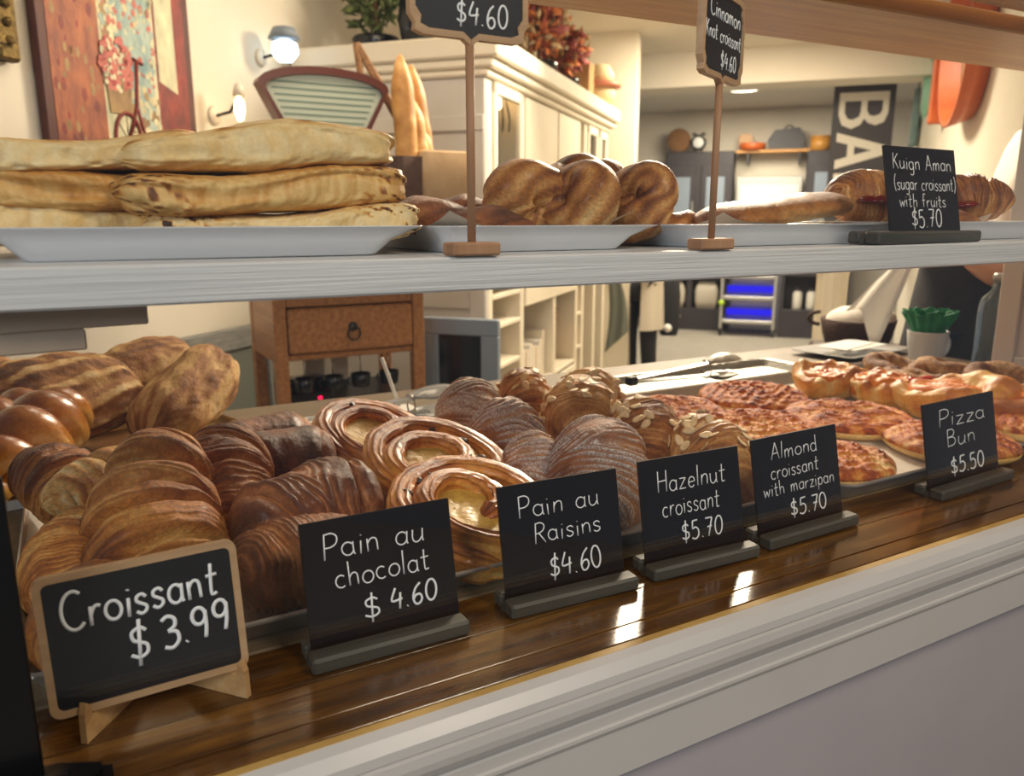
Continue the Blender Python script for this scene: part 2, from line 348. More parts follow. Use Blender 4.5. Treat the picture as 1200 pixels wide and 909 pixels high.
# ---------------------------------------------------------------- single-stroke handwriting
def arc(cx, cy, rx, ry, a0, a1, n=9): return [(cx + rx*math.cos(R_(a0+(a1-a0)*i/n)), cy + ry*math.sin(R_(a0+(a1-a0)*i/n))) for i in range(n+1)]
GL = {
'C': (.62, [arc(.36, .5, .34, .5, 55, 315, 14)]), 'r': (.34, [[(.05, .5), (.05, 0)], [(.05, .26), (.12, .42), (.22, .5), (.33, .47)]]),
'o': (.46, [arc(.23, .25, .22, .25, 90, 455, 14)]), 'i': (.14, [[(.06, .5), (.06, 0)], [(.06, .7), (.07, .73)]]),
's': (.36, [[(.33, .42), (.22, .51), (.07, .46), (.06, .34), (.18, .26), (.31, .18), (.3, .06), (.16, -.01), (.02, .07)]]),
'a': (.46, [arc(.22, .25, .2, .25, 40, 340, 14), [(.41, .5), (.41, .1), (.45, 0)]]),
'n': (.44, [[(.05, .5), (.05, 0)], [(.05, .3), (.14, .45), (.26, .5), (.37, .4), (.39, 0)]]),
't': (.36, [[(.16, .86), (.15, .1), (.22, 0), (.32, .04)], [(0, .53), (.34, .55)]]),
'P': (.5, [[(.06, 1), (.04, 0)], [(.06, .97), (.3, .99), (.47, .85), (.45, .6), (.28, .47), (.06, .45)]]),
'u': (.46, [[(.04, .5), (.04, .15), (.14, 0), (.28, .03), (.38, .18)], [(.4, .5), (.4, .1), (.44, 0)]]),
'c': (.4, [arc(.23, .25, .21, .25, 50, 310, 12)]), 'h': (.44, [[(.05, 1), (.05, 0)], [(.05, .3), (.14, .45), (.26, .5), (.37, .4), (.39, 0)]]),
'l': (.12, [[(.06, 1), (.05, 0)]]), 'R': (.5, [[(.06, 1), (.04, 0)], [(.06, .97), (.28, .99), (.44, .85), (.4, .62), (.22, .5), (.06, .48)], [(.2, .49), (.5, 0)]]),
'H': (.56, [[(.05, 1), (.05, 0)], [(.52, 1), (.52, 0)], [(.05, .5), (.52, .53)]]), 'z': (.4, [[(.03, .5), (.38, .5)], [(.38, .5), (.02, 0)], [(.02, 0), (.4, .01)]]),
'e': (.42, [[(.05, .25), (.38, .28)], arc(.22, .25, .18, .25, 8, 320, 14)]), 'A': (.56, [[(0, 0), (.28, 1)], [(.28, 1), (.55, 0)], [(.09, .34), (.46, .36)]]),
'm': (.66, [[(.05, .5), (.05, 0)], [(.05, .3), (.15, .48), (.27, .46), (.31, 0)], [(.31, .3), (.42, .48), (.56, .46), (.6, 0)]]),
'd': (.46, [arc(.22, .25, .2, .25, 40, 340, 14), [(.41, 1), (.41, .1), (.45, 0)]]),
'w': (.58, [[(.02, .5), (.14, 0)], [(.14, 0), (.28, .42)], [(.28, .42), (.42, 0)], [(.42, 0), (.55, .5)]]),
'p': (.44, [[(.05, .5), (.04, -.35)], arc(.23, .25, .18, .25, 160, -160, 14)]),
'B': (.5, [[(.06, 1), (.05, 0)], [(.06, .98), (.3, .98), (.42, .82), (.34, .6), (.08, .53)], [(.08, .53), (.36, .5), (.48, .28), (.36, .06), (.05, .01)]]),
'K': (.52, [[(.06, 1), (.05, 0)], [(.46, .98), (.07, .46)], [(.16, .56), (.5, 0)]]), 'g': (.46, [arc(.22, .25, .2, .25, 40, 340, 14), [(.41, .5), (.41, -.2), (.28, -.36), (.1, -.3)]]),
'f': (.34, [[(.34, .92), (.22, 1), (.13, .85), (.12, 0)], [(0, .5), (.28, .52)]]), '(': (.22, [[(.2, 1.05), (.06, .7), (.05, .25), (.18, -.15)]]), ')': (.22, [[(.04, 1.05), (.17, .7), (.18, .25), (.03, -.15)]]),
'0': (.48, [arc(.24, .5, .22, .5, 90, 450, 16)]), '3': (.44, [[(.04, .9), (.2, 1), (.38, .88), (.36, .65), (.18, .54)], [(.18, .54), (.4, .45), (.42, .18), (.24, 0), (.03, .08)]]),
'4': (.5, [[(.2, 1), (.04, .42), (.48, .46)], [(.4, .75), (.36, 0)]]), '5': (.46, [[(.4, 1), (.1, .98)], [(.1, .98), (.07, .55)], [(.07, .55), (.26, .62), (.42, .45), (.4, .15), (.22, 0), (.02, .08)]]),
'6': (.46, [[(.36, .98), (.16, .75), (.05, .35), (.14, .03), (.32, .02), (.42, .22), (.34, .44), (.16, .42), (.07, .25)]]),
'7': (.44, [[(.02, .98), (.42, .98)], [(.42, .98), (.18, 0)], [(.12, .5), (.4, .52)]]),
'9': (.44, [arc(.21, .72, .18, .26, 20, 380, 14), [(.39, .85), (.38, .4), (.32, 0)]]),
'$': (.46, [[(.4, .78), (.26, .88), (.08, .78), (.1, .58), (.24, .5), (.4, .4), (.4, .2), (.22, .1), (.03, .2)], [(.25, 1.1), (.22, -.12)]]),
'.': (.14, [[(.05, .02), (.08, .05)]]), ' ': (.34, [])}
def smooth_stroke(st, k=4):
    if len(st) < 3: return np.array(st)
    p = np.array(st); q = np.vstack([2*p[0]-p[1], p, 2*p[-1]-p[-2]]); out = []
    for i in range(1, len(q)-2):
        for t in np.linspace(0, 1, k, endpoint=False):
            a, b, c, d = q[i-1], q[i], q[i+1], q[i+2]
            out.append(.5*(2*b + (c-a)*t + (2*a-5*b+4*c-d)*t*t + (3*b-a-3*c+d)*t**3))
    return np.array(out + [p[-1]])
def lettering(lines, y, seed=0):
    """lines: (text, x0, x1, baseline_z, cap_height, radius[, slope]); drawn on the plane y"""
    rng = random.Random(seed); m = M()
    for ln in lines:
        tx, x0, x1, zb, h, r = ln[:6]; sl = ln[6] if len(ln) > 6 else 0
        adv = sum(GL[c][0] + .12 for c in tx) - .12; sx = (x1-x0)/adv; x = 0
        for ch in tx:
            w, strokes = GL[ch]; jz = rng.uniform(-.03, .03)*h; jt = rng.uniform(-.04, .06)
            for st in strokes:
                p = smooth_stroke(st); px = x0 + (x + p[:, 0] + jt*p[:, 1])*sx
                pz = zb + jz + p[:, 1]*h + sl*(px-x0)
                m.tube(np.column_stack([px, np.full(len(px), y), pz]), r, 6, flat=(1, .3, 1))
            x += w + .12
    return m
# ---------------------------------------------------------------- room shell (room frame: x=u, y=w)
RT = Matrix.Translation((0, -0.5, 0)) @ Matrix.Rotation(RZ, 4, 'Z')
def struct(name, lo, hi, m, bev=0):
    o = M().box(lo, hi, bev).build(name, m, kind='structure'); o.matrix_world = RT; return o
struct('floor', (-2.6, -2.2, -1.0), (10.0, 2.2, -.95), 'floor')
struct('ceiling', (.6, -2.2, 1.54), (10.0, 2.2, 1.6), 'ceil')
struct('wall_left', (.2, 2.0, -.95), (5.9, 2.1, 1.54), 'wall')
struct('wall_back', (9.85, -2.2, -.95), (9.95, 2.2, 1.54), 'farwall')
struct('wall_right', (3.0, -1.02, -.95), (7.25, -.91, 1.54), 'wall')
struct('trim_1', (6.4, -.91, 1.29), (6.75, 2.2, 1.54), 'ceil')
struct('trim_2', (5.6, 1.04, -.95), (5.75, 2.0, 1.54), 'cream')

# ---------------------------------------------------------------- display counter
X0, X1 = -.75, 1.775
dc = thing('display_counter', 'long pastry counter with varnished wood ledge, white moulded front and tan worktop', 'counter', (.5, 0, -.95))
def dpart(m, name, mt): return m.build(name, mt, dc, (-.5, 0, .95))
m = M()
for y0, y1 in ((-.0648, -.0460), (-.0442, -.0014), (.0004, .056)): m.box((X0, y0, -.02), (X1, y1, 0), .0003)
dpart(m, 'ledge', 'ledge')
dpart(M().box((X0, -.0726, -.02), (X1, -.0652, -.0006), .0006), 'edge_strip', 'strip')
prof = [(-.0727, -.0005), (-.080, -.003), (-.0860, -.010), (-.0868, -.0165), (-.0845, -.018), (-.0875, -.0195), (-.0885, -.026), (-.0875, -.032), (-.083, -.039), (-.0775, -.044), (-.0755, -.0475),
        (-.0765, -.049), (-.0765, -.0575), (-.0785, -.0585), (-.0785, -.0615), (-.0745, -.067), (-.0700, -.073), (-.0685, -.080), (-.0685, -.088), (-.0665, -.0945), (-.0605, -.0985), (-.0585, -.0985), (-.0585, -.101), (-.0555, -.103), (-.0555, -.110), (-.0726, -.110)]
dpart(M().grid(sweep_x(prof, X0, X1), smooth=False), 'moulding', 'white')
dpart(M().box((X0, -.054, -.945), (X1, -.03, -.105)), 'front_panel', 'panelpaint')
m = M().box((X0, .057, -.035), (X1, .86, 0), .003)
dpart(m, 'worktop', 'counter')

gp = M().box((X0, -.0045, .0003), (1.548, 0, .548)).build('glass_screen', 'pane')
tag(gp, 'clear glass front screen standing on the varnished counter ledge', 'glass screen')
# shelf, slightly sagging
n = 40; xs = np.linspace(X0, 1.556, n); sag = -.0045*np.clip(1 - ((xs-.42)/1.0)**2, -.6, 1)
P = [np.array([(x, .013, .2705+s), (x, .0115, .272+s), (x, .0115, .2935+s), (x, .013, .295+s), (x, .30, .295+s), (x, .30, .2705+s)]) for x, s in zip(xs, sag)]
sh = M().grid(P, smooth=False).build('display_shelf', 'whitewood')
tag(sh, 'white painted wooden shelf board across the middle of the case, carrying porcelain plates', 'shelf')
def zs(x): return .295 - .0045*max(-.6, 1 - ((x-.42)/1.0)**2) + .0004
# bracket blocks under the shelf on the left
sb = thing('shelf_bracket', 'stepped grey brown wooden block holding the white shelf up from below', 'bracket', (-.05, .086, .243))
A = Matrix.Rotation(R_(0), 4, 'Z')
M().box((-.12, -.05, .009), (.088, .06, .0265), .001).build('upper_block', 'bracketwood', sb, (0, 0, 0), (0, 0, R_(6)))
M().box((-.12, -.05, -.004), (.052, .06, .0088), .001).build('lower_block', 'bracketwood', sb, (0, 0, 0), (0, 0, R_(6)))
# top boards
tb = thing('overhead_board', 'orange pine board forming the roof of the display case', 'board', (.5, .17, .534))
M().box((-1.2, -.065, 0), (1.05, .085, .02), .002).build('board', 'pine', tb, (0, 0, 0), (0, 0, R_(-2.5)))
tb2 = M().box((-1.2, -.045, 0), (1.05, .05, .02), .003).build('front_rail', 'pine', None, (.5, .026, .5495), (0, 0, R_(-1.5)))
tag(tb2, 'pine front rail above the glass, lying beside the roof board', 'rail')
# end panel
ep = thing('end_panel', 'white panelled board closing the far end of the display case', 'panel', (1.57, .18, 0))
m = M().box((-.008, -.17, .0004), (.02, .175, .532), .002)
m.build('board', 'white', ep)
m = M()
for lo, hi in (((-.016, -.17, .0004), (-.0085, -.13, .532)), ((-.016, .135, .0004), (-.0085, .175, .532)), ((-.016, -.129, .0004), (-.0085, .134, .06)), ((-.016, -.129, .48), (-.0085, .134, .532))): m.box(lo, hi, .002)
m.build('frame', 'white', ep)

# ---------------------------------------------------------------- trays
def pan(w, d, h, flare, rim, r, th=.0015, lip=.002):
    L = loops([(w-2*flare-.002, d-2*flare-.002, r*.6, 0), (w-2*flare, d-2*flare, r*.6, .0008), (w-2*th, d-2*th, r, h-lip), (w+rim*2, d+rim*2, r+rim, h-lip*.6), (w+rim*2, d+rim*2, r+rim, h+lip*.3), (w+rim, d+rim, r+rim*.6, h+lip), (w-2*th, d-2*th, r, h), (w-2*flare-2*th, d-2*flare-2*th, r*.6, .003), (w*.5, d*.5, r*.3, .0028)])
    return M().grid(L, smooth=False)
def ptray(x0, x1, y0, y1, label, liner):
    t = thing('baking_tray', label, 'tray', ((x0+x1)/2, (y0+y1)/2, .0006), 0, 'aluminium baking trays on the counter')
    w, d = x1-x0, y1-y0
    pan(w-.012, d-.012, .021, .014, .004, .02).build('pan', 'alu', t)
    lw, ld = w-.05, d-.05
    nx = 20; ny = 14; gx, gy = np.meshgrid(np.linspace(-lw/2, lw/2, nx), np.linspace(-ld/2, ld/2, ny), indexing='ij')
    G = np.stack([gx, gy, .0040 + .0006*nz(np.stack([gx, gy, gx*0], -1), 30, 5)], -1)
    M().grid(G, closed=False, caps=False).build('liner', 'paper', t)
    return t
ptray(-.066, .718, .058, .552, 'aluminium baking tray holding the croissants, raisin rolls and chocolate buns', 1)
ptray(.735, 1.54, .040, .552, 'aluminium baking tray lined with parchment under the pizza buns', 1)
t = thing('bread_tray', 'brass coloured tray under the rustic loaves behind the croissants', 'tray', (.035, .70, .0006), R_(18))
pan(.31, .20, .02, .012, .003, .02).build('pan', 'gold', t)
t = M().grid(loops([(.16, .09, .01, 0), (.17, .1, .012, .012), (.172, .102, .012, .013), (.166, .096, .01, .0125), (.15, .08, .008, .002), (.05, .03, .005, .002)]), smooth=False).build('paper_tray', 'whitepaper', None, (-.105, .53, .0006), (0, 0, R_(10)))
tag(t, 'white card tray under the glossy braided bread', 'tray')
# ---------------------------------------------------------------- pastry shapes
def frames(path):
    t = np.gradient(path, axis=0); t /= np.linalg.norm(t, axis=1)[:, None]
    up = np.array([0, 0, 1.]); a = np.cross(up, t); a /= np.linalg.norm(a, axis=1)[:, None]; b = np.cross(t, a)
    return t, a, b
def croissant(L, rm, arc_=.5, nb=2.6, seed=1, ridge=.0005, nr=6, tip=.22, bake0=.52, flat=.8, powder=0, step=.26, mask=.35, pw=2.0, lam=.16, off=None, blot=.16, neck=(), fat=0, streak=.13):
    """rolled dough: the edge of every wrap is a helix, so the wraps step down towards both ends"""
    N, K = 210, 80
    s = np.linspace(-1, 1, N); rad = L/(2*max(arc_, .05)); an = arc_*s
    path = np.stack([rad*np.sin(an), -rad*(1-np.cos(an)), 0*s], 1)
    t, A, B = frames(path)
    ph = np.arange(K)*2*PI/K; SS, PH = np.meshgrid(s, ph, indexing='ij')
    base = path[:, None, :] + 0*PH[..., None]
    dirv = np.cos(PH)[..., None]*A[:, None, :] + np.sin(PH)[..., None]*B[:, None, :]
    q = nz(dirv*.8 + base*14, 1.1, seed); q2 = nz(dirv*1.5 + base*60, 1.3, seed+7)
    aS = np.abs(SS); sg = np.where(SS > 0, 1, -1)
    e = (1-np.clip(aS, 0, 1)**pw)**.72*(1-tip) + tip*np.clip(1-aS**9, 0, 1)**.6
    e = e*(1 - fat*SS)
    for n0, nw, nd in neck: e = e*(1 - nd*np.exp(-((SS-n0)/nw)**2))
    o_ = (seed*.37) % 1 if off is None else off
    b = aS*nb + sg*0 + (PH/(2*PI)) + .10*q + .02*q2 + o_
    fr = b-np.floor(b)
    rise = np.clip(fr/.30, 0, 1); rise = np.sin(rise*PI/2)**.8; fall = np.clip((fr-.86)/.14, 0, 1)
    prof = rise*(1-fall**2.2)
    r = rm*e*(1 + step*(prof-.75))
    ml = np.clip(mask + .9*q2 + .5*np.exp(-fr/.2), 0, 1)
    lines = np.sin(2*PI*(fr*nr + .45*q + .25*q2))
    r = r + .0006*nz(np.stack([b*2.4, .35*np.cos(PH), .35*np.sin(PH)], -1), 5, seed+11, 4)*e + ridge*lines*ml*np.clip(e*1.3, 0, 1) + .0016*nz(base + dirv*rm, 70, seed+3)*e + .0022*q*e
    P = base + dirv*r[..., None]
    low = np.sin(PH) < 0
    P[..., 2] = np.where(low, P[..., 2]*flat, P[..., 2])
    up = np.clip(np.sin(PH), -1, 1)
    bk = bake0 + .10*up - lam*ml*np.clip(-lines, 0, 1) + blot*nz(P, 24, seed+9) + .10*(prof-.6) - .20*np.exp(-((fr-.05)/.10)**2) + .09*np.exp(-((fr-.86)/.07)**2) + .08*np.exp(-((aS-1)/.12)**2)
    sk = nz(np.stack([b*2.4, .35*np.cos(PH), .35*np.sin(PH)], -1), 5, seed+11, 4)
    bk = bk + streak*sk
    du = np.clip(up*.45 + .22 + .6*lines*ml + .4*q2 + .3*sk, 0, 1)*powder if powder else 0.
    return M().grid(P, bake=bk, dust=du)
def loaf(L, w, h, seed=1, pw=4, bake=.5, ridge=0, nr=18, bend=.0, flour=0, floor_=.35, K=64, N=110, wob=.05, tw=0., se=1.0, topdark=.12):
    s = np.linspace(-1, 1, N); ph = np.arange(K)*2*PI/K; SS, PH = np.meshgrid(s, ph, indexing='ij')
    e = np.clip(1-np.abs(SS)**pw, 0, 1)**.5
    c, si = np.cos(PH), np.sin(PH)
    cx = np.sign(c)*np.abs(c)**se; sz = np.sign(si)*np.abs(si)**se
    q = nz(np.stack([SS*2, c, si], -1), 1.4, seed); st = np.sin(nr*(PH + tw*SS) + 1.5*q)
    r = 1 + wob*q + .03*nz(np.stack([SS*L*10, c*w*10, si*h*10], -1), 3.5, seed+2)
    y = w/2*e*cx*r*(1+ridge*st); z = h/2*e*sz*r*(1+ridge*st); z = np.where(z < 0, z*floor_, z)
    x = SS*L/2*(1+.02*q); y = y + bend*(1-SS**2)
    P = np.stack([x, y, z], -1)
    bk = bake + topdark*si + .12*q + (.22*st*flour if flour else 0) + .1*nz(P, 45, seed+5)
    return M().grid(P, bake=bk)
def rustic(L, w, h, seed, base=.6, nl=7, flour=.4, tw=.3, pw=2.6, score=.004, K=140, N=170, floor_=.45):
    s = np.linspace(-1, 1, N); ph = np.arange(K)*2*PI/K; SS, PH = np.meshgrid(s, ph, indexing='ij')
    e = np.clip(1-np.abs(SS)**pw, 0, 1)**.52; c, si = np.cos(PH), np.sin(PH)
    d = np.stack([SS*1.6, c, si], -1); q = nz(d, 1.5, seed); q2 = nz(d, 5, seed+1); q3 = nz(np.stack([SS*1.2, c*2.2, si*2.2], -1), 7, seed+2)
    st = np.sin(nl*(PH + tw*SS) + .7*q + .25*q2); fl = np.clip((st-.35)/.3, 0, 1)*np.clip(.75 + .6*q2 + .5*q3, 0, 1)
    r = 1 + .05*q + .018*q2 + .008*q3
    P = np.stack([SS*L/2*(1+.03*q2), w/2*e*c*r, h/2*e*si*r], -1)
    P[..., 2] = np.where(si < 0, P[..., 2]*floor_, P[..., 2]); nrm = np.stack([0*c, c, si], -1)
    P += nrm*(score*np.clip(st, -1, .4)*e)[..., None]
    bk = base + .10*q + .05*q2 + .13*q3 - flour*fl + .10*si
    return M().grid(P, bake=bk)
def slab(L, w, h, seed, base=.25, brown=.3, spots=0, pw=14, se=.5, N=150, K=90, taper=.06, crease=.08):
    s = np.linspace(-1, 1, N); ph = np.arange(K)*2*PI/K; SS, PH = np.meshgrid(s, ph, indexing='ij')
    c, si = np.cos(PH), np.sin(PH); d = np.stack([SS*2.2, c, si], -1); q = nz(d, 1.4, seed); q2 = nz(d, 5, seed+1); q3 = nz(np.stack([SS*L*10, c*w*10, si*h*10], -1), 22, seed+2)
    e = np.clip(1-np.abs(SS + .03*q2)**pw, 0, 1)**.5; hp = 1 - taper*np.abs(SS)**2 + .10*np.sin(SS*3.1+seed) + .05*np.sin(SS*7+seed*2)
    cx = np.sign(c)*np.abs(c)**se; sz = np.sign(si)*np.abs(si)**se
    cr = np.exp(-((si - .15*np.sin(SS*4+seed) - .1)/.10)**2)*crease
    r = 1 + .05*q + .025*q2 + .012*q3
    P = np.stack([SS*L/2*(1 + .03*q), w/2*e*cx*r*(1 - .16*cr), h/2*e*sz*r*hp], -1)
    P[..., 2] += .0035*np.sin(SS*2.5+seed)
    edge = np.exp(-((np.abs(si)-.75)/.22)**2)
    bk = base + brown*edge*np.clip(.3 + .9*q2, 0, 1) + brown*.5*np.clip(q, 0, 1) + .07*q3 + .25*cr*np.clip(.4+q2, 0, 1)
    if spots: bk = bk + spots*np.clip(nz(d, 13, seed+5) - .32, 0, .3)*3*np.clip(np.abs(SS)*2.2-.9, 0, 1)
    return M().grid(P, bake=bk)
def disc(R, h, seed=1, lump=.004, bake=.5, lscale=120, N=46, K=92, edge=2.6, irregular=.06, dome=.4):
    u = np.linspace(.001, 1, N); ph = np.arange(K)*2*PI/K; U_, PH = np.meshgrid(u, ph, indexing='ij')
    rr = R*U_*(1 + irregular*nz(np.stack([np.cos(PH), np.sin(PH), 0*PH], -1), 1.3, seed)*U_)
    x, y = rr*np.cos(PH), rr*np.sin(PH); p = np.stack([x, y, 0*x], -1)
    ns = nz(p, lscale, seed+1, 4)
    z = h*(1-dome*U_**2)*(1-U_**(edge*3))**.5 + lump*ns*(1-U_**8)
    z[-1] = 0
    bk = bake + .28*ns + .12*nz(p, 30, seed+4)
    return M().grid(np.stack([x, y, z], -1), caps=True, bake=bk)
def bakeset(lst):
    return lst
def E3(x, y, z): return (R_(x), R_(y), R_(z))

# croissants (axis x, horns bend towards -y)
cg = 'plain croissants'
def put(m, name, mt, label, cat, loc, rot, group=None):
    return tag(m.build(name, mt, None, loc, rot), label, cat, group)
put(croissant(.185, .052, .30, 2.1, 11, .0006, 6, .64, .44, step=.30, pw=3.2, off=.15, neck=((.33, .10, .44), (-.06, .07, .14)), fat=.24), 'croissant', 'croissant', 'large golden croissant lying on top of the pile, its knobbed end pointing up', 'croissant', (.046, .225, .062), E3(2, -28, 80), cg)
put(croissant(.165, .048, .45, 1.6, 23, .0009, 9, .22, .46, step=.24, mask=.7), 'croissant', 'croissant', 'croissant with a dark scorched edge, upright beside the chocolate buns', 'croissant', (.116, .305, .056), E3(30, -18, 76), cg)
put(croissant(.135, .038, .35, 2.0, 31, .0008, 5, .3, .56, step=.28), 'croissant', 'croissant', 'dark brown croissant at the outer tray corner, below the braided bread', 'croissant', (-.024, .378, .052), E3(10, 14, -62), cg)
put(croissant(.150, .035, .3, 1.6, 47, .0003, 4, .10, .16, step=.26), 'croissant', 'croissant', 'pale croissant with an underbaked pointed tip between two darker ones', 'croissant', (.022, .340, .058), E3(0, 4, 24), cg)
put(croissant(.150, .038, .4, 1.6, 53, .0011, 12, .2, .48, step=.16, lam=.3, mask=.9), 'croissant', 'croissant', 'finely striped croissant against the tray edge, low in front', 'croissant', (-.018, .215, .036), E3(0, -8, 70), cg)
put(croissant(.140, .034, .4, 2.2, 59, .0006, 7, .2, .54, step=.24), 'croissant', 'croissant', 'croissant mostly hidden behind the wood framed price card', 'croissant', (-.012, .112, .032), E3(0, 0, 74), cg)

# pains au chocolat
pg = 'chocolate buns'
put(croissant(.125, .038, .08, .6, 61, .0003, 4, .68, .56, flat=.75, step=.12, pw=5, mask=.1, off=.3), 'chocolate_bun', 'choc', 'chocolate bun at the back of its row, nearest the tongs', 'pastry', (.196, .470, .040), E3(0, 0, 12), pg)
put(croissant(.125, .038, .08, .6, 67, .0003, 4, .68, .58, flat=.75, step=.12, pw=5, mask=.1, off=.3), 'chocolate_bun', 'choc', 'smooth chocolate bun second from the back of its row', 'pastry', (.190, .365, .048), E3(0, 0, 8), pg)
put(croissant(.150, .046, .12, 1.2, 71, .0012, 7, .6, .52, flat=.8, step=.22, pw=4, lam=.3, mask=.3, off=.1), 'chocolate_bun', 'choc', 'large chocolate bun with layered ridges, behind the chocolate price card', 'pastry', (.172, .195, .046), E3(26, -4, 20), pg)
put(croissant(.130, .038, .12, 1.4, 73, .0010, 8, .6, .54, flat=.8, step=.16, pw=4, lam=.28, mask=.7), 'chocolate_bun', 'choc', 'chocolate bun lowest at the tray front between two price cards', 'pastry', (.150, .112, .036), E3(10, 6, 10), pg)

# pains aux raisins
def raisin_roll(R, H, seed, turns, label, loc, rot, spin=0):
    t = thing('raisin_roll', label, 'pastry', loc, rot, 'raisin rolls')
    N, K = 240, 40; th = np.linspace(.9, turns*2*PI, N); f = th/th[-1]
    gr = np.minimum(1, f/.62); rho = R*(.10 + .76*gr); wid = R*.150*(.80+.25*f)
    hh = H*(.80 + .16*(1-f) + .06*np.sin(th*1.3+seed)) * np.minimum(1, (1-f)*9 + .1)**.5
    ph = np.arange(K)*2*PI/K; out = []; bk = []
    rng = np.random.RandomState(seed)
    for i in range(N):
        er = np.array([math.cos(th[i]+spin), math.sin(th[i]+spin), 0]); e = min(1, i/12+.25, (N-1-i)/12+.25)
        cs, sn = np.cos(ph), np.sin(ph)
        lines = np.sin(ph*11 + th[i]*.8 + seed + 2*np.sin(th[i]*1.7))*.0013
        p = np.outer(rho[i] + (wid[i]*e)*np.sign(cs)*np.abs(cs)**.8 + lines, er); p[:, 2] = hh[i]*.5 + hh[i]*.62*np.sign(sn)*np.abs(sn)**.5*e + lines
        p += .0014*nz(p, 90, seed)[:, None]*er
        out.append(p); bk.append(.40 + .22*np.clip(sn, 0, 1) - .10*np.abs(cs)*(sn > -.2) + .13*np.sin(ph*11 + th[i]*.8 + seed + 2*np.sin(th[i]*1.7)) + .14*nz(p, 60, seed+1))
    M().grid(out, bake=np.array(bk)).build('spiral_dough', 'raisin', t)
    disc(R*.84, H*.74, seed+2, .0016, .5, 90, dome=.05).build('custard', 'custard', t)
    for k in range(9):
        a = rng.rand()*6.28; ff = rng.uniform(.25, .85); ff *= .62; rr = R*(.10+.76*ff/.62)
        a = (ff*turns*2*PI + spin) % (2*PI); rr += R*.24
        if rr > R*.86: continue
        s_ = rng.uniform(.0045, .0065)
        P = []; n1, n2 = 8, 10
        for i in range(n1):
            la = -PI/2 + PI*(i+.5)/n1
            P.append([(s_*1.3*math.cos(la)*math.cos(o*2*PI/n2), s_*math.cos(la)*math.sin(o*2*PI/n2), s_*.8*math.sin(la)) for o in range(n2)])
        q = np.array(P); q *= (1+.15*nz(q, 500, seed+k))[..., None]
        M().grid(q).build('raisin', 'raisin_fruit', t, (rr*math.cos(a), rr*math.sin(a), H*.76), (0, 0, a))
    return t
raisin_roll(.074, .038, 3, 2.3, 'raisin roll at the back of its row beside the tongs', (.306, .405, .034), E3(24, 0, 25), 2.5)
raisin_roll(.082, .042, 5, 2.3, 'raisin roll in the middle of its row with a wide custard swirl', (.330, .262, .030), E3(20, 2, 8), 3.0)
raisin_roll(.080, .044, 8, 2.2, 'glossy raisin roll at the tray front between two price cards', (.312, .142, .020), E3(16, 2, 18), 3.4)

# hazelnut croissants (sugar dusted)
hg = 'sugar dusted hazelnut croissants'
hl = dict(powder=1.3, step=.24, lam=.22, mask=1.0)
put(croissant(.130, .047, .25, 1.5, 81, .0014, 5, .15, .46, **hl), 'hazelnut_croissant', 'sugar', 'sugar dusted croissant at the back of its row, beside the scalloped tongs', 'croissant', (.482, .475, .042), E3(0, 30, -112), hg)
put(croissant(.130, .048, .25, 1.5, 83, .0015, 5, .15, .46, **hl), 'hazelnut_croissant', 'sugar', 'sugar dusted croissant second from the back, leaning on the one behind', 'croissant', (.464, .335, .042), E3(0, 32, -106), hg)
put(croissant(.115, .038, .25, 1.5, 87, .0013, 6, .15, .52, **hl), 'hazelnut_croissant', 'sugar', 'small dark sugar dusted croissant tucked behind the raisin price card', 'croissant', (.436, .222, .036), E3(0, 30, -118), hg)
put(croissant(.145, .055, .25, 1.4, 89, .0018, 8, .15, .46, **hl), 'hazelnut_croissant', 'sugar', 'largest sugar dusted croissant with many fine ridges, between the raisin and hazelnut price cards', 'croissant', (.482, .160, .046), E3(0, 34, -112), hg)

# almond croissants
def flake_mesh():
    P = []
    for r, z in ((.05, .0006), (.7, .0007), (1, 0), (.7, -.0006), (.05, -.0006)):
        a = np.arange(14)*2*PI/14; tp = 1 - .25*np.cos(a)
        P.append(np.stack([.0080*r*np.cos(a), .0050*r*np.sin(a)*tp, np.full(14, z)+.0009*(r*np.cos(a))**2], 1))
    return M().grid(P)
proto_flake = []
def almond(m, label, loc, rot, seed, cnt, smin=-.8, smax=.8):
    o = tag(m.build('almond_croissant', 'almond', None, loc, rot), label, 'croissant', 'almond croissants with sliced almonds')
    me = o.data; rng = random.Random(seed)
    K, N = 72, 190; k = 0
    while k < cnt:
        i = int((rng.uniform(smin, smax)+1)/2*(N-1)); j = rng.randrange(4, 32)
        v = me.vertices[i*K+j]; nrm = v.normal
        if not proto_flake: f = flake_mesh().build('almond_flake', 'flake', o); proto_flake.append(f)
        else: f = proto_flake[0].copy(); COL.objects.link(f); f.parent = o
        f.location = v.co + nrm*.0022
        q = nrm.to_track_quat('Z', 'Y'); q = q @ Euler((rng.uniform(-.35, .35), rng.uniform(-.35, .35), rng.uniform(0, 6.28))).to_quaternion()
        f.rotation_euler = q.to_euler(); k += 1
    return o
almond(croissant(.130, .038, .35, 1.9, 91, .0008, 6, .2, .56, step=.24), 'almond croissant furthest back in its row, half hidden', (.585, .490, .050), E3(0, 26, -100), 1, 34)
almond(croissant(.150, .050, .35, 1.6, 93, .0008, 7, .40, .36, step=.26, pw=3), 'plump almond croissant covered in sliced almonds, a pale open end facing out', (.600, .365, .058), E3(-14, -14, 40), 2, 92, -.55, .85)
almond(croissant(.130, .044, .25, 1.5, 95, .0010, 7, .2, .52, step=.24, mask=.6), 'almond croissant behind the hazelnut price card, next to the pizza buns', (.628, .265, .042), E3(0, 28, -108), 3, 60)
almond(croissant(.150, .043, .35, 1.7, 97, .0008, 6, .25, .34, step=.24), 'almond croissant between the hazelnut and almond price cards', (.640, .146, .036), E3(0, 26, -100), 4, 46)

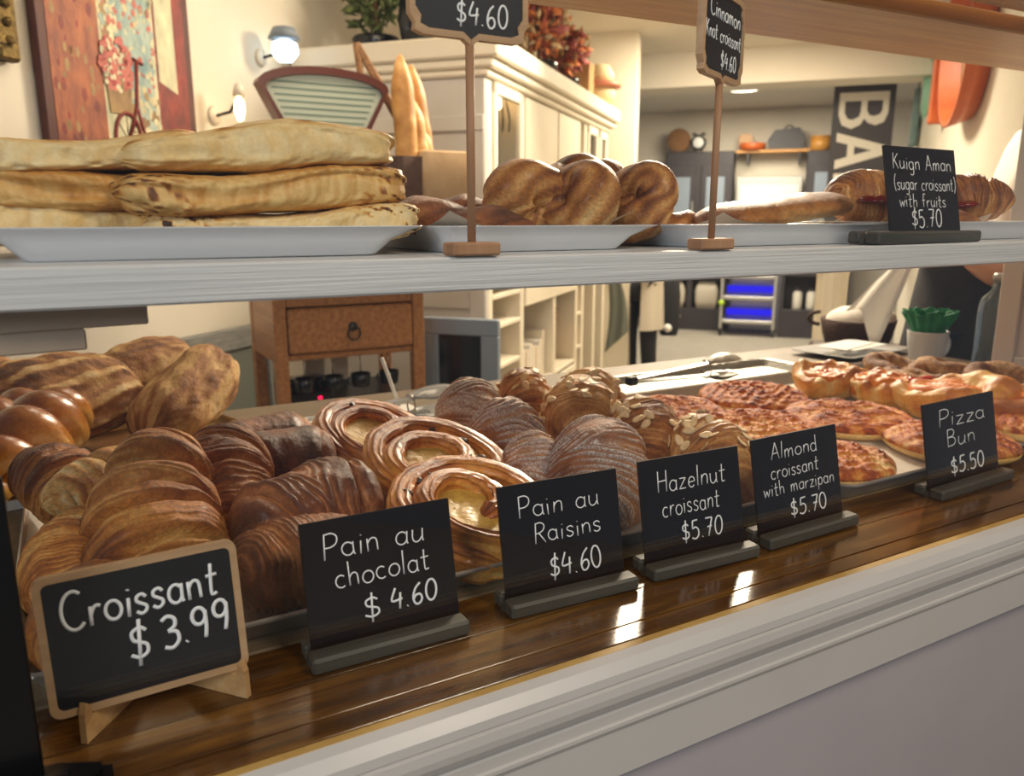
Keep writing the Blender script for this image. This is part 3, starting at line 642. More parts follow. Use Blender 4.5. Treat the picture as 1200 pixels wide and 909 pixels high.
# pizza buns
def pizza_bun(R, seed, label, loc, rz, hgt=.022, tilt=0):
    t = thing('pizza_bun', label, 'pizza bun', loc, (tilt, 0, rz), 'flat pizza buns')
    L = []; a = np.arange(72)*2*PI/72
    for f, z, b in ((.6, 0, .2), (.88, .0, .25), (.99, hgt*.3, .12), (1.0, hgt*.5, .2), (.96, hgt*.72, .5), (.5, hgt*.7, .5)):
        rr = R*f*(1+.05*nz(np.stack([np.cos(a), np.sin(a), a*0], -1), 1.3, seed)); L.append(np.stack([rr*np.cos(a), rr*np.sin(a), np.full(72, z)], 1))
    M().grid(L, bake=np.array([.2, .25, .12, .25, .5, .5])[:, None]).build('bun', 'bun', t)
    disc(R*1.0, hgt*.75, seed, .0036, .44, 230, N=64, K=150, dome=.3).build('cheese_topping', 'cheese', t, (0, 0, hgt*.55))
    return t
pizza_bun(.086, 101, 'cheese topped pizza bun at the back beside the almond croissants', (.815, .425, .0055), .3)
pizza_bun(.094, 102, 'cheese topped pizza bun at the back rim, in front of the foil tray tongs', (1.005, .440, .0055), 1)
pizza_bun(.090, 103, 'cheese topped pizza bun behind the almond price card', (.850, .285, .0055), 2)
pizza_bun(.096, 104, 'cheese topped pizza bun in the middle of the parchment', (1.018, .262, .0055), 3.3)
pizza_bun(.080, 105, 'cheese topped pizza bun at the tray front right beside the almond price card', (.815, .130, .0055), 4)
pizza_bun(.082, 106, 'cheese topped pizza bun with a pale dough edge beside the pizza price card', (1.030, .105, .0055), 5.2)
pizza_bun(.070, 107, 'cheese topped pizza bun showing past the far side of the pizza price card', (1.215, .095, .0055), .7)

# stuffed buns with pepper
def stuffed(R, seed, label, loc, rz, pep=(0.2, .3), H=.05, tilt=0., lift=1.0):
    t = thing('stuffed_bun', label, 'stuffed bun', loc, (tilt, 0, rz), 'orange pepper stuffed buns')
    N, K = 34, 84; a = np.arange(K)*2*PI/K; L = []; B = []; ca = np.stack([np.cos(a), np.sin(a), a*0], -1)
    q = nz(ca, 1.6, int(seed*10)); q2 = nz(ca, 4, int(seed*10)+1)
    for i in range(N):
        f = i/(N-1)
        if f < .55: g_ = f/.55; rr = R*(.62 + .38*math.sin(g_*PI/2)**.6); z = H*.80*g_**1.2
        else: g_ = (f-.55)/.45; rr = R*(1 - (.52 + .10*q)*g_**.9); z = H*(.80 + .24*math.sin(min(g_*1.7, 1)*PI/2) - .50*g_**2.2)
        wav = 1 + .16*q + .05*q2
        zz = z*(1 + .24*lift*q*(f > .2) + .07*q2)
        P = np.stack([rr*wav*np.cos(a)*1.15, rr*wav*np.sin(a)*.88, np.maximum(zz, 0)], 1); P += ca*(.0018*nz(P, 120, int(seed*10)+2))[:, None]; L.append(P)
        B.append(.26 + .46*(z/H)*np.clip(.7+q2, 0, 1.3) + .16*nz(P, 45, int(seed*10)) - (.2 if f > .85 else 0))
    M().grid(L, bake=np.array(B)).build('bun', 'bun', t)
    disc(R*.80, H*.56, int(seed*10), .004, .45, 110, N=28, K=56, dome=-.2).build('filling', 'pepper', t, (0, 0, H*.30))
    p = M(); th = np.linspace(0, PI*1.1, 14); p.tube(np.stack([.020*np.cos(th), .012*np.sin(th), .002*np.sin(th*3)], 1), .0045, 8, flat=(1, 1, .6))
    p.build('tomato_slice', 'tomato', t, (pep[0]*R, pep[1]*R, H*.84), (0, 0, seed))
    return t
stuffed(.060, 1.2, 'stuffed bun with a bright red tomato strip at the back of the tray', (1.165, .425, .0055), .4, (.0, -.3))
stuffed(.066, 2.6, 'stuffed bun with an orange hollow, second from the back', (1.200, .335, .0055), 1.0, (.4, .1), .056)
stuffed(.076, 4.0, 'smooth domed stuffed bun with a pink tomato slice behind the pizza price card', (1.200, .225, .0055), 2.0, (.5, -.4), .062)
stuffed(.066, 5.0, 'orange stuffed bun showing above the pizza price card', (1.260, .140, .0055), 2.6, (.2, 0), .05)
stuffed(.058, 6.2, 'stuffed bun beyond the pizza price card near the case end', (1.375, .130, .0055), .8, (.0, .2), .05)

# seeded rings
def ring(R, r, seed, label, loc, rot):
    N, K = 90, 28; th = np.arange(N)*2*PI/N; ph = np.arange(K)*2*PI/K; out = []; bk = []
    for i in range(N):
        er = np.array([math.cos(th[i]), math.sin(th[i]), 0]); k = 1 + .16*np.cos(2*ph + 5*th[i])
        p = np.outer(R + r*k*np.cos(ph), er); p[:, 2] = r + r*.9*k*np.sin(ph); p += (.0016*nz(p, 260, seed))[:, None]*er
        out.append(p); bk.append(.42 + .12*np.sin(ph) + .2*nz(p, 90, seed+1))
    return put(M().grid(out, wrap=True, bake=np.array(bk)), 'seeded_ring', 'seed', label, 'bread ring', loc, rot, 'seeded bread rings')
ring(.042, .019, 1, 'seeded bread ring at the back beside the green wrappers cup', (1.420, .470, .0055), E3(14, 0, 10))
ring(.044, .018, 2, 'seeded bread ring in the back row in front of the glass bottle', (1.470, .385, .012), E3(10, 6, 40))
ring(.042, .018, 4, 'seeded bread ring lying flat behind the stuffed buns', (1.350, .375, .0055), E3(8, 0, 70))
ring(.058, .022, 3, 'largest seeded bread ring with a dark hollow near the case end', (1.455, .262, .0055), E3(12, 0, 0))

# rustic breads at the back
put(rustic(.27, .155, .17, 7, .58, 13, .45, .5), 'country_loaf', 'rustic', 'large dark country loaf with pale flour stripes', 'loaf', (-.045, .715, .052), E3(0, -6, 20), 'rustic loaves')
put(rustic(.23, .105, .13, 9, .40, 5, .22, .25, 3.4), 'country_loaf', 'rustic', 'pale rustic loaf leaning beside the striped loaf, torn floury end facing out', 'loaf', (.138, .730, .050), E3(12, -16, 52), 'rustic loaves')
put(rustic(.20, .09, .11, 10, .46, 5, .25, .3, 3.2), 'country_loaf', 'rustic', 'rustic loaf at the back, peeping up behind the pale loaf', 'loaf', (.085, .835, .075), E3(0, -8, 30), 'rustic loaves')
put(loaf(.16, .10, .10, 12, 2.6, .30, .01, 9, 0, .6, .5), 'country_loaf', 'rustic', 'small pale loaf showing at the picture edge behind the striped loaf', 'loaf', (-.145, .80, .085), E3(0, 0, 10), 'rustic loaves')
def challah(label, loc, rot):
    t = thing('braided_bread', label, 'bread', loc, rot)
    for k in range(3):
        th = np.linspace(0, 3.2*PI, 90); x = np.linspace(-.11, .13, 90); p0 = k*2*PI/3
        y = .034*np.sin(th + p0); z = .034 + .022*np.sin(2*(th + p0)); env = np.sin(np.linspace(.16, PI-.16, 90))**.5
        path = np.stack([x, y*env, z*env + .006], 1); tt, A, B = frames(path); ph = np.arange(24)*2*PI/24; out = []; bk = []
        for i in range(90):
            r = .031*env[i]*(1 + .12*math.cos(2*(th[i]+p0))); p = path[i] + r*(np.outer(np.cos(ph), A[i]) + np.outer(np.sin(ph), B[i])*.92); out.append(p)
            bk.append(.36 + .40*np.sin(ph + .5)*.8 + .08*nz(p, 60, k))
        M().grid(out, bake=np.array(bk)).build('strand', 'challah', t)
    return t
challah('glossy dark braided bread beside the striped loaf', (-.072, .575, .022), E3(0, -8, 62))

# ---------------------------------------------------------------- plates and breads on the shelf
def plate(x0, x1, y0, y1, fl, fr_, label, h=.021):
    xc = (x0+x1)/2
    t = thing('serving_plate', label, 'plate', (xc, (y0+y1)/2, zs(xc)-.0002), 0, 'white porcelain plates on the shelf')
    w, d = x1-x0, y1-y0; L = []
    def lp(ox0, ox1, oy, r, z):
        p = rrect(w+ox0+ox1, d+2*oy, r); p[:, 0] += (ox1-ox0)/2; return np.column_stack([p, np.full(len(p), z)])
    L = [lp(-.003, -.003, -.003, .008, 0), lp(0, 0, 0, .01, .0012), lp(fl*.35, fr_*.35, .004, .013, h*.55), lp(fl*.8, fr_*.8, .009, .016, h*.88), lp(fl, fr_, .012, .018, h*.97), lp(fl, fr_, .0125, .018, h), lp(fl*.9, fr_*.9, .010, .016, h*1.01), lp(fl*.5, fr_*.5, .003, .012, h*.8), lp(-.004, -.004, -.005, .009, .006), lp(-w*.3, -w*.3, -d*.3, .004, .0055)]
    M().grid(L).build('dish', 'china', t); return t
plate(-.022, .204, .060, .235, .030, .036, 'long white plate stacked with pale split breads')
plate(.262, .430, .066, .235, .012, .040, 'white plate of twisted cinnamon knots on parchment')
plate(.512, .735, .060, .235, .018, .046, 'white plate under the long flat pastry, beside the cinnamon sign')
plate(.850, 1.20, .060, .235, .040, .040, 'white plate behind the clipped fruit pastry card')
fg = 'pale flat breads stacked on the long plate'
def flatb(L, w, h, seed, label, loc, rot, **k): return put(slab(L, w, h, seed, **k), 'flat_bread', 'flat', label, 'bread', loc, rot, fg)
z1 = zs(.1)+.0078
flatb(.205, .105, .027, 21, 'bottom bread of the stack at the plate end', (-.002, .155, z1+.0125), E3(0, 0, 4), base=.20, brown=.35)
flatb(.215, .105, .030, 22, 'browned middle bread of the stack at the plate end', (-.022, .150, z1+.037), E3(0, -2, -3), base=.42, brown=.3, crease=.6)
flatb(.205, .110, .025, 23, 'pale top bread of the stack at the plate end', (-.012, .150, z1+.0605), E3(0, -4, 3), base=.14, brown=.38)
flatb(.200, .105, .028, 24, 'bottom bread of the stack under the shelf sign, chocolate filling at its end', (.146, .115, z1+.0125), E3(0, -1, -2), base=.16, brown=.25, spots=1.6)
flatb(.205, .105, .031, 25, 'browned middle bread of the taller stack beside the cinnamon twists', (.134, .115, z1+.0375), E3(0, -1, 4), base=.36, brown=.3, crease=.5, spots=.6)
flatb(.190, .105, .034, 26, 'thick rounded top bread of the taller stack, in front of the scale dial', (.135, .118, z1+.0655), E3(0, -2, -2), base=.20, brown=.45, taper=.35)
# parchment on the knots plate
def sheet(w, d, seed, amp, curl):
    gx, gy = np.meshgrid(np.linspace(-w/2, w/2, 26), np.linspace(-d/2, d/2, 20), indexing='ij')
    z = amp*nz(np.stack([gx, gy, gx*0], -1), 22, seed) + curl*((gx/(w/2))**4 + (gy/(d/2))**4)
    top = np.stack([gx, gy, z+amp], -1); m = M(); m.grid(top, closed=False, caps=False); return m
for sx, lx, lab, rz in ((.20, .345, 'crumpled parchment sheet under the cinnamon knots', 8), (.16, .640, 'parchment sheet under the long flat pastry', -4), (.15, .93, 'parchment sheet with a raised corner beside the fruit pastry card', 12)):
    o = sheet(sx, .165, int(lx*100), .003, .011).build('parchment_sheet', 'paper', None, (lx, .148, zs(lx)+.0068), E3(0, 0, rz)); tag(o, lab, 'parchment')
# twisted knots
def knot(R, r, seed, label, loc, rot, name='cinnamon_knot', mt='almond', turns=2.5, pd=.18):
    t = np.linspace(0, 2*PI, 150, endpoint=False)
    path = np.stack([R*(np.sin(t) + .9*np.sin(2*t))*.75, R*(np.cos(t) - .9*np.cos(2*t))*.55, R*.55*np.sin(3*t)*-.8 + R*.6], 1)
    tg = np.roll(path, -1, 0)-np.roll(path, 1, 0); tg /= np.linalg.norm(tg, axis=1)[:, None]; up = np.array([0, 0, 1.])
    A = np.cross(up, tg); A /= np.linalg.norm(A, axis=1)[:, None]; B = np.cross(tg, A); K = 32; ph = np.arange(K)*2*PI/K; out = []; bk = []; du = []
    for i in range(150):
        a = ph + t[i]*turns; st = np.sin(a*7 + .6*np.sin(t[i]*3))
        rr = r*(1 + .10*np.sin(6*t[i]+seed))*(1+.075*st*np.clip(.6+.6*np.sin(3*t[i]), .2, 1)); p = path[i] + np.outer(rr*np.cos(ph), A[i]) + np.outer(rr*np.sin(ph), B[i]); out.append(p)
        bk.append(np.clip(.46 + .14*np.sin(ph) + .18*st, .08, .8) + .12*nz(p, 60, seed)); du.append(np.clip(np.sin(ph), 0, 1)*pd)
    return put(M().grid(out, wrap=True, bake=np.array(bk), dust=np.array(du)), name, mt, label, 'pastry', loc, rot, 'cinnamon pastries on the shelf')
z2 = zs(.36)+.0115
knot(.036, .0235, 1, 'glossy cinnamon knot in front on the parchment', (.402, .128, z2+.008), E3(0, 0, 20))
knot(.032, .021, 2, 'dark cinnamon knot behind, near the white cabinet edge', (.430, .215, z2+.012), E3(0, 0, 80))
knot(.037, .021, 5, 'cinnamon knot at the plate end nearest the cinnamon sign', (.474, .150, z2+.012), E3(0, -6, 140))
def twist(L, w, seed, label, loc, rot, mt='sugar', h=.03, cat='pastry', name='cinnamon_twist', pd=.1):
    N, K = 120, 40; s = np.linspace(-1, 1, N); ph = np.arange(K)*2*PI/K; SS, PH = np.meshgrid(s, ph, indexing='ij')
    e = np.clip(1-np.abs(SS)**4, 0, 1)**.5; st = np.sin(PH*2 + SS*9); l2 = np.sin(PH*9 + SS*24)
    r = e*(1 + .16*st + .02*l2); P = np.stack([SS*L/2, w/2*r*np.cos(PH), h/2*r*np.sin(PH)], -1)
    return put(M().grid(P, bake=.48 + .2*np.sin(PH) + .12*l2*.6 + .12*nz(P, 50, seed) - .1*st, dust=np.clip(np.sin(PH), 0, 1)*pd), name, mt, label, cat, loc, rot, 'cinnamon pastries on the shelf')
twist(.15, .045, 1, 'cinnamon twist beside the pale bread stack', (.285, .110, z2+.013), E3(0, 6, -16))
twist(.15, .042, 2, 'cinnamon twist lying behind the sign stick', (.300, .185, z2+.019), E3(0, -3, 8))
twist(.10, .040, 3, 'short golden twist behind the cinnamon sign stick', (.560, .160, zs(.55)+.022), E3(0, 4, -10), 'almond', .026)
# plate three
put(loaf(.235, .085, .036, 33, 5, .45, floor_=.7, wob=.06, topdark=.25), 'flat_pastry', 'almond', 'long flat glazed pastry on the plate beside the cinnamon sign', 'pastry', (.690, .130, zs(.7)+.0320), E3(0, -5, 6))
def danish(label, loc, rot, seed):
    t = thing('fruit_croissant', label, 'croissant', loc, rot, 'sugar croissants with red fruit')
    croissant(.135, .036, .4, 1.8, seed, .0012, 7, .2, .48, step=.2, lam=.2).build('crust', 'almond', t)
    p = disc(.022, .008, seed, .002, .4, 120, N=16, K=32); p.build('red_fruit', 'jam', t, (-.02, -.040, -.004), (0, 0, 0))
    return t
danish('fruit filled sugar croissant on the plate between the flat pastry and its card', (.895, .165, zs(.87)+.045), E3(0, 6, -20), 41)
danish('fruit filled sugar croissant showing on the far side of its card', (1.060, .150, zs(1.05)+.044), E3(0, -4, -30), 43)
put(loaf(.12, .07, .028, 37, 4, .45, floor_=.8, wob=.08), 'flat_pastry', 'almond', 'short pastry with red jam under the fruit pastry card', 'pastry', (.945, .105, zs(.94)+.022), E3(0, 0, 4))
# ---------------------------------------------------------------- price cards on the ledge
TILT = R_(-11.5)
def card(name, x0, y0, w, h, rz, lines, label, bw=None, boff=0.004, bz=.0, bd=.040, lay=.0, z0=0.0004):
    """black card slotted in a grey wooden base; (x0,y0) = lower front corner of the card"""
    bw = bw or w + .006
    t = thing(name, label, 'price sign', (x0, y0, z0), rz, 'black price cards in grey wooden bases')
    b = M()
    b.box((-boff, -.0185, 0), (-boff+bw, -.0012, .0125), .0022); b.box((-boff, -.0012, 0), (-boff+bw, .0042, .0065)); b.box((-boff, .0042, 0), (-boff+bw, .0185, .0125), .0022)
    b.build('base', 'base', t)
    c = M().box((0, 0, 0), (w, .0030, h), .0004).build('board', 'slate', t, (0, .0, .0066), (TILT, 0, 0))
    lettering([(tx, a*w, e*w, bl*h, ch*h, r*.001, *(s)) for tx, a, e, bl, ch, r, *s in lines], -.0003, int(x0*1000)).build('lettering', 'chalk', c)
    return t
card('price_card', .127, .021, .118, .096, R_(-1), [('Pain au', .13, .80, .70, .20, .62), ('chocolat', .19, .82, .46, .19, .62), ('$', .35, .46, .17, .19, .9), ('4.60', .53, .85, .20, .17, 1.0)], 'black card reading Pain au chocolat in a grey wooden base', .123)
card('price_card', .289, .021, .117, .096, R_(-3), [('Pain au', .15, .82, .70, .19, .60), ('Raisins', .26, .82, .46, .18, .60), ('$4.60', .36, .80, .13, .20, .9)], 'black card reading Pain au Raisins in a grey wooden base', .124)
card('price_card', .432, .017, .117, .097, R_(-3), [('Hazelnut', .16, .84, .68, .20, .60), ('croissant', .19, .76, .44, .19, .58), ('$5.70', .36, .77, .17, .18, .85)], 'black card reading Hazelnut croissant in a grey wooden base', .124)
card('price_card', .573, .015, .126, .098, R_(1), [('Almond', .20, .74, .76, .17, .55), ('croissant', .18, .74, .56, .16, .55), ('with marzipan', .08, .92, .39, .15, .5), ('$5.70', .37, .80, .13, .17, .9)], 'black card reading Almond croissant with marzipan in a grey wooden base', .133)
card('price_card', .848, .016, .150, .101, R_(2), [('Pizza', .19, .84, .70, .20, .62), ('Bun', .28, .68, .45, .20, .62), ('$5.50', .31, .78, .12, .19, 1.1)], 'black card reading Pizza Bun in a grey wooden base', .156)
kx = .752
card('price_card', kx, .030, .128, .095, R_(2), [('Kuign Aman', .09, .92, .75, .17, .55), ('(sugar croissant)', .09, .97, .52, .16, .5), ('with fruits', .14, .80, .33, .15, .5), ('$5.70', .29, .72, .10, .20, .8)], 'black card reading Kuign Aman on the white shelf', .185, .048, z0=zs(.81)+.0003)

# croissant card: wood framed chalkboard on a small easel
t = thing('price_card', 'wood framed chalkboard reading Croissant, propped on a small plywood easel', 'price sign', (-.036, .006, .0004), R_(0))
w, h = .117, .090
cb = M().prism([tuple(p + np.array([w/2, h/2])) for p in rrect(w-.006, h-.006, .004)], .0008, .0045, 1).build('board', 'chalkboard', t, (0, 0, .0180), (R_(-5), R_(-1.2), 0))
outer = rrect(w, h, .007) + np.array([w/2, h/2]); inner = rrect(w-.009, h-.009, .004) + np.array([w/2, h/2])
m = M(); K = len(outer)
P = [np.column_stack([q[:, 0], np.full(K, y), q[:, 1]]) for q, y in ((inner, -.0002), (outer, -.0002), (outer, .005), (inner, .005))]
m.grid(P, wrap=True, smooth=False).build('frame', 'frame_wood', cb)
lettering([('Croissant', .11*w, .88*w, .60*h, .27*h, .0012, .02), ('$', .40*w, .50*w, .26*h, .28*h, .0013), ('3.99', .57*w, .92*w, .29*h, .24*h, .0014, .09)], .0004, 3).build('lettering', 'chalk', cb)
for fx, fr_ in ((.022, -38), (.108, 40)):
    poly = [(-.010, 0), (-.0095, .0195), (-.0070, .0265), (-.0040, .0235), (-.0030, .0165), (.010, .0160), (.020, .024), (.034, .022), (.048, .010), (.052, 0)]
    M().prism(poly, -.0022, .0022, 0).build('easel_foot', 'easel', t, (fx, .004, 0), (0, 0, R_(fr_)))
# black stand at the ledge end
t = thing('sign_stand', 'black stand with a slotted foot in front of the glass at the counter end', 'stand', (-.060, -.030, .0004))
foot = [(-.05, -.034), (.030, -.030), (.047, -.022), (.054, -.013), (.054, -.006), (.030, .006), (-.05, .016)]
m = M().prism(foot, 0, .006, 2); m.prism([(p[0]*.9, p[1]*.9) for p in foot], .006, .0095, 2); m.build('foot', 'black', t)
M().prism([(p[0]+.025, p[1]-.006) for p in rrect(.016, .006, .0029)], .0096, .0103, 2).build('slot', 'blackboard', t)
M().box((-.05, -.003, .0095), (.020, .003, .186), .001).build('upright', 'black', t)

# signs on sticks
def stick_sign(label, x, y, rot, w, h, z0, lines, stick_x, scall):
    t = thing('stick_sign', label, 'price sign', (x, y, zs(x)+.0002))
    M().box((-.019, -.010, 0), (.019, .010, .0095), .0015).build('base', 'stick', t)
    M().tube([(0, 0, .009), (0, 0, z0+.004)], .0031, 12).build('stick', 'stick', t)
    def shape(w, h, g):
        a = w/2 - g; b = h/2 - g; r = .008
        pts = []
        for q in range(4):
            sx, sz = ((1, 1), (-1, 1), (-1, -1), (1, -1))[q]
            c = [(a, b - r*1.6), (a - r*.5, b - r*.9), (a - r*.4, b - r*.3), (a - r*1.2, b)]
            if q % 2: c = c[::-1]
            pts += [(sx*p[0], sz*p[1]) for p in c]
            if q == 2: pts += [(-.006, -b), (0, -b-.0045), (.006, -b)]
        return np.array(pts)
    o_, i_ = shape(w, h, 0), shape(w, h, .0042)
    bd = M().prism([tuple(p) for p in i_], -.0015, .0015, 1).build('board', 'chalkboard', t, (0, 0, z0+h/2+.0045), rot)
    K = len(o_); P = [np.column_stack([q[:, 0], np.full(K, yy), q[:, 1]]) for q, yy in ((i_, -.003), (o_, -.003), (o_, .003), (i_, .003))]
    M().grid(P, wrap=True, smooth=False).build('frame', 'frame_wood', bd)
    lettering([(tx, (a-.5)*w, (e-.5)*w, (bl-.5)*h, ch*h, r*.001) for tx, a, e, bl, ch, r in lines], -.0018, 5).build('lettering', 'chalk', bd)
    return t
stick_sign('scalloped chalkboard on a stick reading $4.60, standing on the shelf beside the bread stack', .2585, .018, (0, 0, 0), .090, .062, .1415, [('$4.60', .38, .82, .15, .24, .8)], 0, 1)
stick_sign('scalloped chalkboard on a stick reading Cinnamon Knot croissant, turned sideways on the shelf', .490, .018, E3(0, 0, 27), .098, .068, .134, [('Cinnamon', .16, .90, .66, .20, .8), ('Knot croissant', .08, .94, .42, .18, .7), ('$4.60', .46, .84, .14, .18, .8)], 0, 1)

# ---------------------------------------------------------------- things on the worktop
def tongs(label, p0, p1, mt, headR, wide):
    p0 = Vector(p0); p1 = Vector(p1); d = p1-p0; L = d.length
    t = thing('serving_tongs', label, 'tongs', p0, (0, -math.asin(d.z/L), math.atan2(d.y, d.x)))
    for sg in (-1, 1):
        m = M(); n = 18; out = []
        for i in range(n):
            f = i/(n-1); x = f*(L-headR*1.5); z = .006 + sg*(.003 + .010*f); hw = .008 + .003*f
            out.append(np.array([(x, -hw, z-.0012), (x, hw, z-.0012), (x, hw*1.0, z+.0012), (x, 0, z+.003), (x, -hw, z+.0012)]))
        m.grid(out, smooth=False)
        P = []
        for i in range(9):
            f = i/8; a = np.arange(32)*2*PI/32; rr = max(f, .02)*headR*(1+.07*f*np.cos(a*9))
            P.append(np.stack([L-headR + rr*np.cos(a)*1.25, rr*np.sin(a)*wide, .006 + sg*(.014 + .012*(1-f*f)) + 0*a], 1))
        Q = [p + np.array([0, 0, .0015]) for p in P[::-1]]
        m.grid(P+Q); m.build('arm', mt, t)
    th = np.linspace(0, 2*PI, 24, endpoint=False); fx = L*.70
    M().tube(np.stack([0*th + fx, .015*np.cos(th), .006+.018*np.sin(th)], 1), .0014, 6, closed=True).build('ring', 'steel', t)
    M().box((-.012, -.0095, -.002), (.006, .0095, .014), .002).build('end_cap', 'black', t)
    return t
tongs('clear scalloped serving tongs lying behind the chocolate buns', (.252, .632, .014), (.545, .640, .022), 'plastic', .040, .9)
tongs('steel serving tongs lying on the foil tray behind the pizza buns', (.880, .612, .022), (1.125, .605, .030), 'steelpale', .032, .8)
t = M().box((-.11, -.075, 0), (.17, .075, .003), .001).build('paper_sheet', 'whitepaper', None, (.33, .655, .0005), (0, 0, R_(4))); tag(t, 'white board under the clear scalloped tongs', 'board')
M_ = pan(.54, .135, .016, .012, .006, .02); t = M_.build('foil_tray', 'foil', None, (1.045, .635, .0006), (0, 0, R_(1))); tag(t, 'shallow silver foil tray under the steel tongs', 'tray')
t = M().tube([(0, 0, .0), (-.028, .0, .085)], .0032, 10).build('paper_straw', 'whitepaper', None, (.475, .735, .0015), (0, 0, R_(-30))); tag(t, 'white paper straw standing up behind the clear tongs', 'straw')
t = M().grid(loops([(.16, .10, .01, 0), (.26, .16, .015, .010), (.265, .165, .016, .012), (.255, .155, .015, .011), (.15, .09, .01, .004)]), smooth=False).build('serving_plate', 'china', None, (1.622, .720, .0006), (0, 0, R_(6))); tag(t, 'flat white plate with papers on it, beside the ribbed cup', 'plate')
for k, (dx, dy) in enumerate(((0, 0), (.012, -.006), (-.010, .008))):
    t = M().box((-.075, -.035, 0), (.075, .035, .0012)).build('paper_sheet', 'whitepaper', None, (1.622+dx, .72+dy, .0165+.0016*k), (0, 0, R_(4+5*k))); tag(t, ('lowest', 'middle', 'top')[k]+' paper slip lying on the flat white plate', 'paper', 'paper slips on the plate')
t = M().box((-.05, -.035, 0), (.05, .035, .004), .001).build('note_pad', 'yellow', None, (1.402, .640, .0005), (0, 0, R_(-12))); tag(t, 'yellow note pad in front of the flat white plate', 'note pad')
# ribbed cup with wrappers
t = thing('ribbed_cup', 'white ribbed cup with a handle, holding green wrappers', 'cup', (1.665, .560, .0006))
M().lathe([(.0, 0), (.030, 0), (.033, .004), (.037, .025), (.042, .068), (.043, .070), (.041, .071), (.039, .066), (.034, .02), (.0, .008)], 96, flute=.018, nf=32).build('body', 'china', t)
th = np.linspace(-1.3, 1.3, 16); M().tube(np.stack([.038 + .028*np.cos(th), -.010 + 0*th, .036 + .024*np.sin(th)], 1), .0045, 10).build('handle', 'china', t)
N, K = 10, 96; a = np.arange(K)*2*PI/K; out = []
for i in range(N):
    f = i/(N-1); r = (.030 + .024*f)*(1 + .10*f*np.sin(a*14)); out.append(np.stack([r*np.cos(a), r*np.sin(a), .050 + .052*f + .004*f*np.sin(a*7)], 1))
o = M().grid(out + [q*np.array([.93, .93, 1]) for q in out[::-1]], smooth=False).build('paper_wrapper', 'green', None, (1.665, .560, .012)); tag(o, 'green fluted paper wrapper standing in the ribbed white cup', 'wrapper', 'green wrappers in the cup')
o2 = copy_tree(o, (1.665, .560, .020), E3(0, 0, 20), 'inner green paper wrapper nested inside the outer one'); o2.scale = (.75, .75, .95)
t = thing('glass_bottle', 'clear glass bottle beside the white end panel', 'bottle', (1.715, .445, .0006))
M().lathe([(0, 0), (.032, 0), (.035, .004), (.035, .130), (.031, .150), (.014, .168), (.0125, .185), (.0, .186)], 32).build('body', 'bottle', t)
M().lathe([(0, .187), (.014, .187), (.0145, .199), (.012, .203), (0, .203)], 24).build('cap', 'steelpale', t)
# ---------------------------------------------------------------- pine cabinet and what stands on it
PCX, PCY = .790, 1.95
def PP(x, y, z): return Vector((PCX - y, PCY + x, z))
t = thing('pine_cabinet', 'small pine cabinet with one drawer and open space below', 'cabinet', PP(0, 0, -.95), PI/2)
# local frame: x = away, y = left ; front face at x=0
def pb(lo, hi, b=.003): return M().box(lo, hi, b)
pb((-.03, -.2725, 1.035), (.38, .2725, 1.06), .005).build('top', 'pinecab', t)
for y in (-.25, .21):
    for x in (0, .32): pb((x, y, 0), (x+.04, y+.04, 1.034)).build('leg', 'pinecab', t)
pb((.005, -.209, .995), (.30, .209, 1.034)).build('rail', 'pinecab', t)
for y0, y1 in ((.2205, .248), (-.248, -.2205)): pb((.042, y0, .82), (.318, y1, 1.03)).build('side_panel', 'pinecab', t)
dr = pb((-.004, -.206, .848), (.30, .206, .990), .006).build('drawer', 'pinecab', t)
m = M().lathe([(0, 0), (.016, 0), (.012, .006), (0, .007)], 20, T=Matrix.Translation((-.004, 0, .925)) @ Matrix.Rotation(-PI/2, 4, 'Y'))
th = np.linspace(0, 2*PI, 28, endpoint=False); m.tube(np.stack([0*th-.014, .020*np.sin(th), .905+.022*np.cos(th)], 1), .003, 8, closed=True); m.build('ring_pull', 'black', dr)
pb((.006, -.209, .826), (.30, .209, .844)).build('lower_rail', 'pinecab', t)
pb((.02, -.209, .575), (.33, .209, .595)).build('lower_shelf', 'pinecab', t)
def on_pine(name, label, cat, x, y, z, rz=0, group=None): return thing(name, label, cat, PP(x, y, z), (0, 0, PI/2+rz), group)
# fan shaped scale
t = on_pine('shop_scale', 'antique shop scale with a fan shaped dial in a dark red rim', 'scale', .10, .030, .1106)
def fan(w0, w1, h, sag, n=14):
    bt = [(-w0, 0), (w0, 0)]; top = [(w1*math.cos(PI*i/n*1.0), h - sag + sag*math.sin(PI*i/n)) for i in range(n+1)]
    return [(p[0], p[1]) for p in [(-w0, 0), (w0, 0)] + top]
fz = .415
fo = [(p[0], p[1]+fz) for p in fan(.105, .205, .245, .055)]; fi = [(p[0]*.90, (p[1]-.12)*.86+.115+fz) for p in fan(.105, .205, .245, .055)]
K = len(fo); P = [np.column_stack([np.full(K, x), np.array(q)]) for q, x in ((fi, -.035), (fo, -.035), (fo, .04), (fi, .04))]
M().grid(P, wrap=True, smooth=False).build('rim', 'scale_red', t)
m = M().prism(fi, -.02, .035, 0)
for k in range(9):
    zz = fz+.045+k*.0185; ww = .105 + .0085*k
    m.box((-.0212, -ww, zz), (-.0195, ww, zz+.005), 0, 1)
m.build('dial', ['dialpaper', 'dialink'], t)
m = M().lathe([(.0, 0), (.12, 0), (.13, .02), (.10, .06), (.05, .11), (.035, .2), (.04, .40), (.07, .425), (0, .43)], 28, T=Matrix.Translation((.0, 0, .0))); m.build('body', 'scale_red', t)
